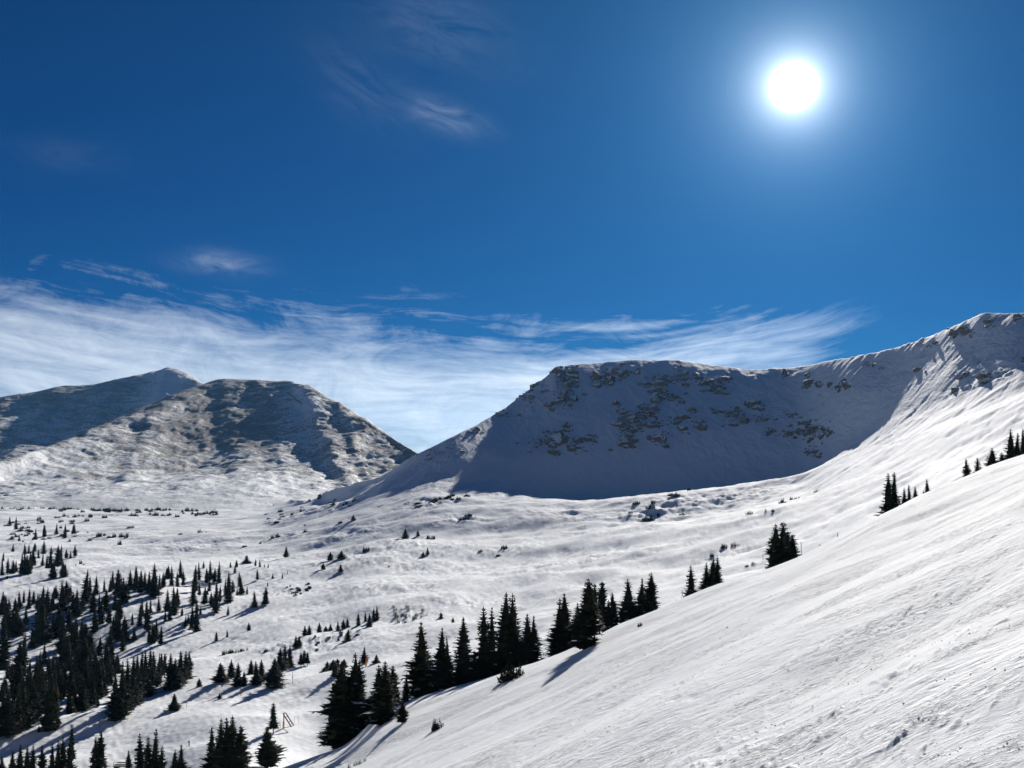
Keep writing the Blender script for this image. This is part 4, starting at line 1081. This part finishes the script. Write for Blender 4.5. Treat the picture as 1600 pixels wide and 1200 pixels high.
# skiers
def skier(px, py, hpx, label, lean, crest=False, jacket=None):
    x_, y_, z_ = place(px, py, crest); s = hpx * y_ / F / 1.75
    o = root("person", (x_, y_, z_), label, "person", "skiers", 0.0)
    J = {'foot_l': (-.13, -.02, .09), 'knee_l': (-.15 + lean * .4, -.06, .50), 'hip_l': (-.10 + lean * .25, .03, .92), 'pel': (lean * .25, .03, .98), 'foot_r': (.13, .04, .09), 'knee_r': (.13 + lean * .4, -.02, .50), 'hip_r': (.10 + lean * .25, .03, .92),
         'waist': (lean * .45, .02, 1.12), 'chest': (lean * .8, 0, 1.36), 'neck': (lean * 1.05, 0, 1.50), 'head': (lean * 1.2, 0, 1.64),
         'sh_l': (-.19 + lean * .85, 0, 1.42), 'el_l': (-.33 + lean, -.10, 1.18), 'ha_l': (-.30 + lean * 1.6, -.30, 1.05), 'sh_r': (.19 + lean * .85, 0, 1.42), 'el_r': (.33 + lean, -.08, 1.18), 'ha_r': (.34 + lean * 1.6, -.28, 1.05)}
    R = {'foot_l': .075, 'foot_r': .075, 'knee_l': .075, 'knee_r': .075, 'hip_l': .10, 'hip_r': .10, 'pel': .15, 'waist': .15, 'chest': .17, 'neck': .07, 'head': .115, 'sh_l': .085, 'sh_r': .085, 'el_l': .06, 'el_r': .06, 'ha_l': .05, 'ha_r': .05}
    E = [('pel', 'hip_l'), ('hip_l', 'knee_l'), ('knee_l', 'foot_l'), ('pel', 'hip_r'), ('hip_r', 'knee_r'), ('knee_r', 'foot_r'), ('pel', 'waist'), ('waist', 'chest'), ('chest', 'neck'), ('neck', 'head'), ('chest', 'sh_l'), ('sh_l', 'el_l'), ('el_l', 'ha_l'), ('chest', 'sh_r'), ('sh_r', 'el_r'), ('el_r', 'ha_r')]
    names = ['pel'] + [n for n in J if n != 'pel']
    me = bpy.data.meshes.new("body"); me.from_pydata([tuple(c * s for c in J[n]) for n in names], [(names.index(a), names.index(b)) for a, b in E], [])
    b = link(bpy.data.objects.new("body", me), o)
    b.modifiers.new("skin", 'SKIN'); sub = b.modifiers.new("sub", 'SUBSURF'); sub.levels = 1; sub.render_levels = 1
    bpy.context.view_layer.update()
    if not me.skin_vertices:
        bpy.context.view_layer.objects.active = b
        bpy.ops.mesh.customdata_skin_add()
    for i, n in enumerate(names):
        sv2 = me.skin_vertices[0].data[i]; sv2.radius = (R[n] * s, R[n] * s); sv2.use_root = (i == 0)
    # clothing colours by height on the one body
    m, nt, bs = new_mat("skier_clothing"); g = NT(nt)
    sp_ = g.node('ShaderNodeSeparateXYZ'); nt.links.new(g.node('ShaderNodeTexCoord').outputs['Object'], sp_.inputs[0])
    c = g.mix(g.math('GREATER_THAN', sp_.outputs[2], 0.96 * s), (0.02, 0.02, 0.025, 1), jacket or (0.03, 0.05, 0.28, 1))
    c = g.mix(g.math('GREATER_THAN', sp_.outputs[2], 1.52 * s), c, (0.30, 0.19, 0.15, 1))
    nt.links.new(c, bs.inputs['Base Color']); bs.inputs['Roughness'].default_value = 0.7
    me.materials.append(m)
    hd = J['head']
    hv, hf = [], []
    for i in range(5):
        ph = i / 4 * math.pi / 2
        for k in range(10):
            a = k * 2 * math.pi / 10; hv.append(((hd[0] + .14 * math.cos(ph) * math.cos(a)) * s, (hd[1] + .14 * math.cos(ph) * math.sin(a)) * s, (hd[2] + .02 + .14 * math.sin(ph)) * s))
    for i in range(4):
        for k in range(10): hf.append((i * 10 + k, i * 10 + (k + 1) % 10, (i + 1) * 10 + (k + 1) % 10, (i + 1) * 10 + k))
    part("helmet", (hv, hf), M_DARK, o, True)
    for sx in (-.13, .13):
        part("ski", ([tuple(Vector(v) * s) for v in boxv((sx + .1, 0, .03), (1.7, .09, .03))[0]], boxv((0, 0, 0), (1, 1, 1))[1]), M_DARK, o)
    for n, e in (('ha_l', (-.55 + lean, -.35, 0.0)), ('ha_r', (.60 + lean, -.3, 0.0))):
        part("ski_pole", tube([Vector(J[n]) * s, Vector(e) * s], .016 * s, 6), M_STEEL, o)
    return o
skier(295.5, 1167.5, 9.6, "person in navy jacket skiing across the sunlit piste", -0.12)
skier(1288, 863, 6.0, "tiny person in dark clothing skiing near the slope's edge", -0.08, crest=False, jacket=(0.05, 0.05, 0.06, 1))

# snow fences on the brown mountain
def dome_at(px, py):
    c = int(round((px - domeP[0]) / (domeP[1] - domeP[0]))); v = float(vslope(px, py))
    col = domeV[:, c, :]; vv = col[:, 2] / col[:, 1]
    k = int(np.nonzero(vv >= v)[0][0])
    return Vector(col[k])
M_FENCE = mat_plain("snow_fence_wood", (0.07, 0.05, 0.04), 0.9, 0.3, 0.5)
for a, b, lab in (((447, 615), (459, 624), "upper snow fence high on the brown mountain"), ((460, 624.5), (472, 633), "second snow fence just below the upper one"),
                  ((487, 654), (489, 664), "third snow fence on the white stripe of the mountain"), ((490, 664.5), (487.5, 673), "lowest snow fence on the brown mountain")):
    A, B = dome_at(*a), dome_at(*b)
    o = root("snow_fence", tuple(A), lab, "fence", "snow fences on the mountain")
    D_v = B - A; n = 7
    for i in range(n):
        p = D_v * (i / (n - 1)); part("post", tube([(p.x, p.y, p.z - 1.5), (p.x, p.y, p.z + 4.2)], 0.3, 6), M_FENCE, o)
    for hgt in (0.7, 1.6, 2.5, 3.4):
        part("board", beam((0, -0.3, hgt), (D_v.x, D_v.y - 0.3, D_v.z + hgt), 0.7, 0.25), M_FENCE, o)

# ------------------------------------------------------------------ loose snow lumps on the near slope
bm = bmesh.new()
lumps = []
LM = []
for sd in range(6):
    r = random.Random(sd + 900); b2 = bmesh.new()
    for _ in range(11):
        v = Vector((r.gauss(0, 1), r.gauss(0, 1), r.gauss(0, 1))); v.normalize(); b2.verts.new(v * r.uniform(0.7, 1.15))
    bmesh.ops.convex_hull(b2, input=b2.verts)
    for v in [v for v in b2.verts if not v.link_faces]: b2.verts.remove(v)
    me = bpy.data.meshes.new("lump"); b2.to_mesh(me); b2.free(); LM.append(me)
bm.free()
pts = []
for k in range(70):                                   # trails of broken crust
    px, py = random.uniform(900, 1640), random.uniform(920, 1230)
    d = random.uniform(10, 70)
    for j in range(random.randint(6, 26)):
        f = random.gauss(0, 1)
        pts.append((px + f * d, py - f * d * random.uniform(0.4, 0.55) + random.gauss(0, 4)))
for k in range(300):
    pts.append((random.uniform(560, 1640), random.uniform(800, 1230)))
U = np.array([uv(a, b) for a, b in pts])
cr = CREST_T(np.array([a for a, b in pts]))
den = U[:, 1] - GX * U[:, 0] - GY
ok = den < -0.02
tt = np.where(ok, -HH / np.minimum(den, -0.02), 0)
ok &= (tt > 10) & (tt < cr - 4)
xs, ys = (U[:, 0] * tt * S)[ok], (tt * S)[ok]
zs = ground_z(xs, ys)
for k in range(len(xs)):
    r_ = (0.014 + 0.035 * random.random() ** 4) * (0.7 + ys[k] / 110)
    M = Matrix.Translation((xs[k], ys[k], zs[k] + r_ * 0.12)) @ Matrix.Rotation(random.uniform(0, 6.28), 4, 'Z') @ Matrix.Diagonal((r_ * random.uniform(1, 1.9), r_ * random.uniform(.8, 1.2), r_ * random.uniform(.6, 1.0), 1))
    lumps.append((LM[k % 6], M))
o = link(bpy.data.objects.new("snow_lumps", join("snow_lumps", lumps, (M_SNOWCAP,))))
tag(o, "loose lumps of broken snow crust strewn over the near slope", "snow", kind="stuff")

# ------------------------------------------------------------------ thin cold air between here and the far mountains
hz, hm = boxv((0, 6750, -130), (96000, 13800, 1080)), bpy.data.materials.new("haze")
hm.use_nodes = True; hm.node_tree.nodes.clear()
pv = hm.node_tree.nodes.new('ShaderNodeVolumePrincipled'); ho = hm.node_tree.nodes.new('ShaderNodeOutputMaterial')
pv.inputs['Color'].default_value = (0.22, 0.55, 1.0, 1); pv.inputs['Density'].default_value = HAZE; pv.inputs['Anisotropy'].default_value = 0.3
hm.node_tree.links.new(pv.outputs[0], ho.inputs['Volume'])
o = part("haze", hz, hm, None)
tag(o, "thin blue haze filling the air of the valley", "haze", kind="stuff")
print("TREES", tree_count, "ROCKS", len(rock_specs), "LUMPS", len(lumps))
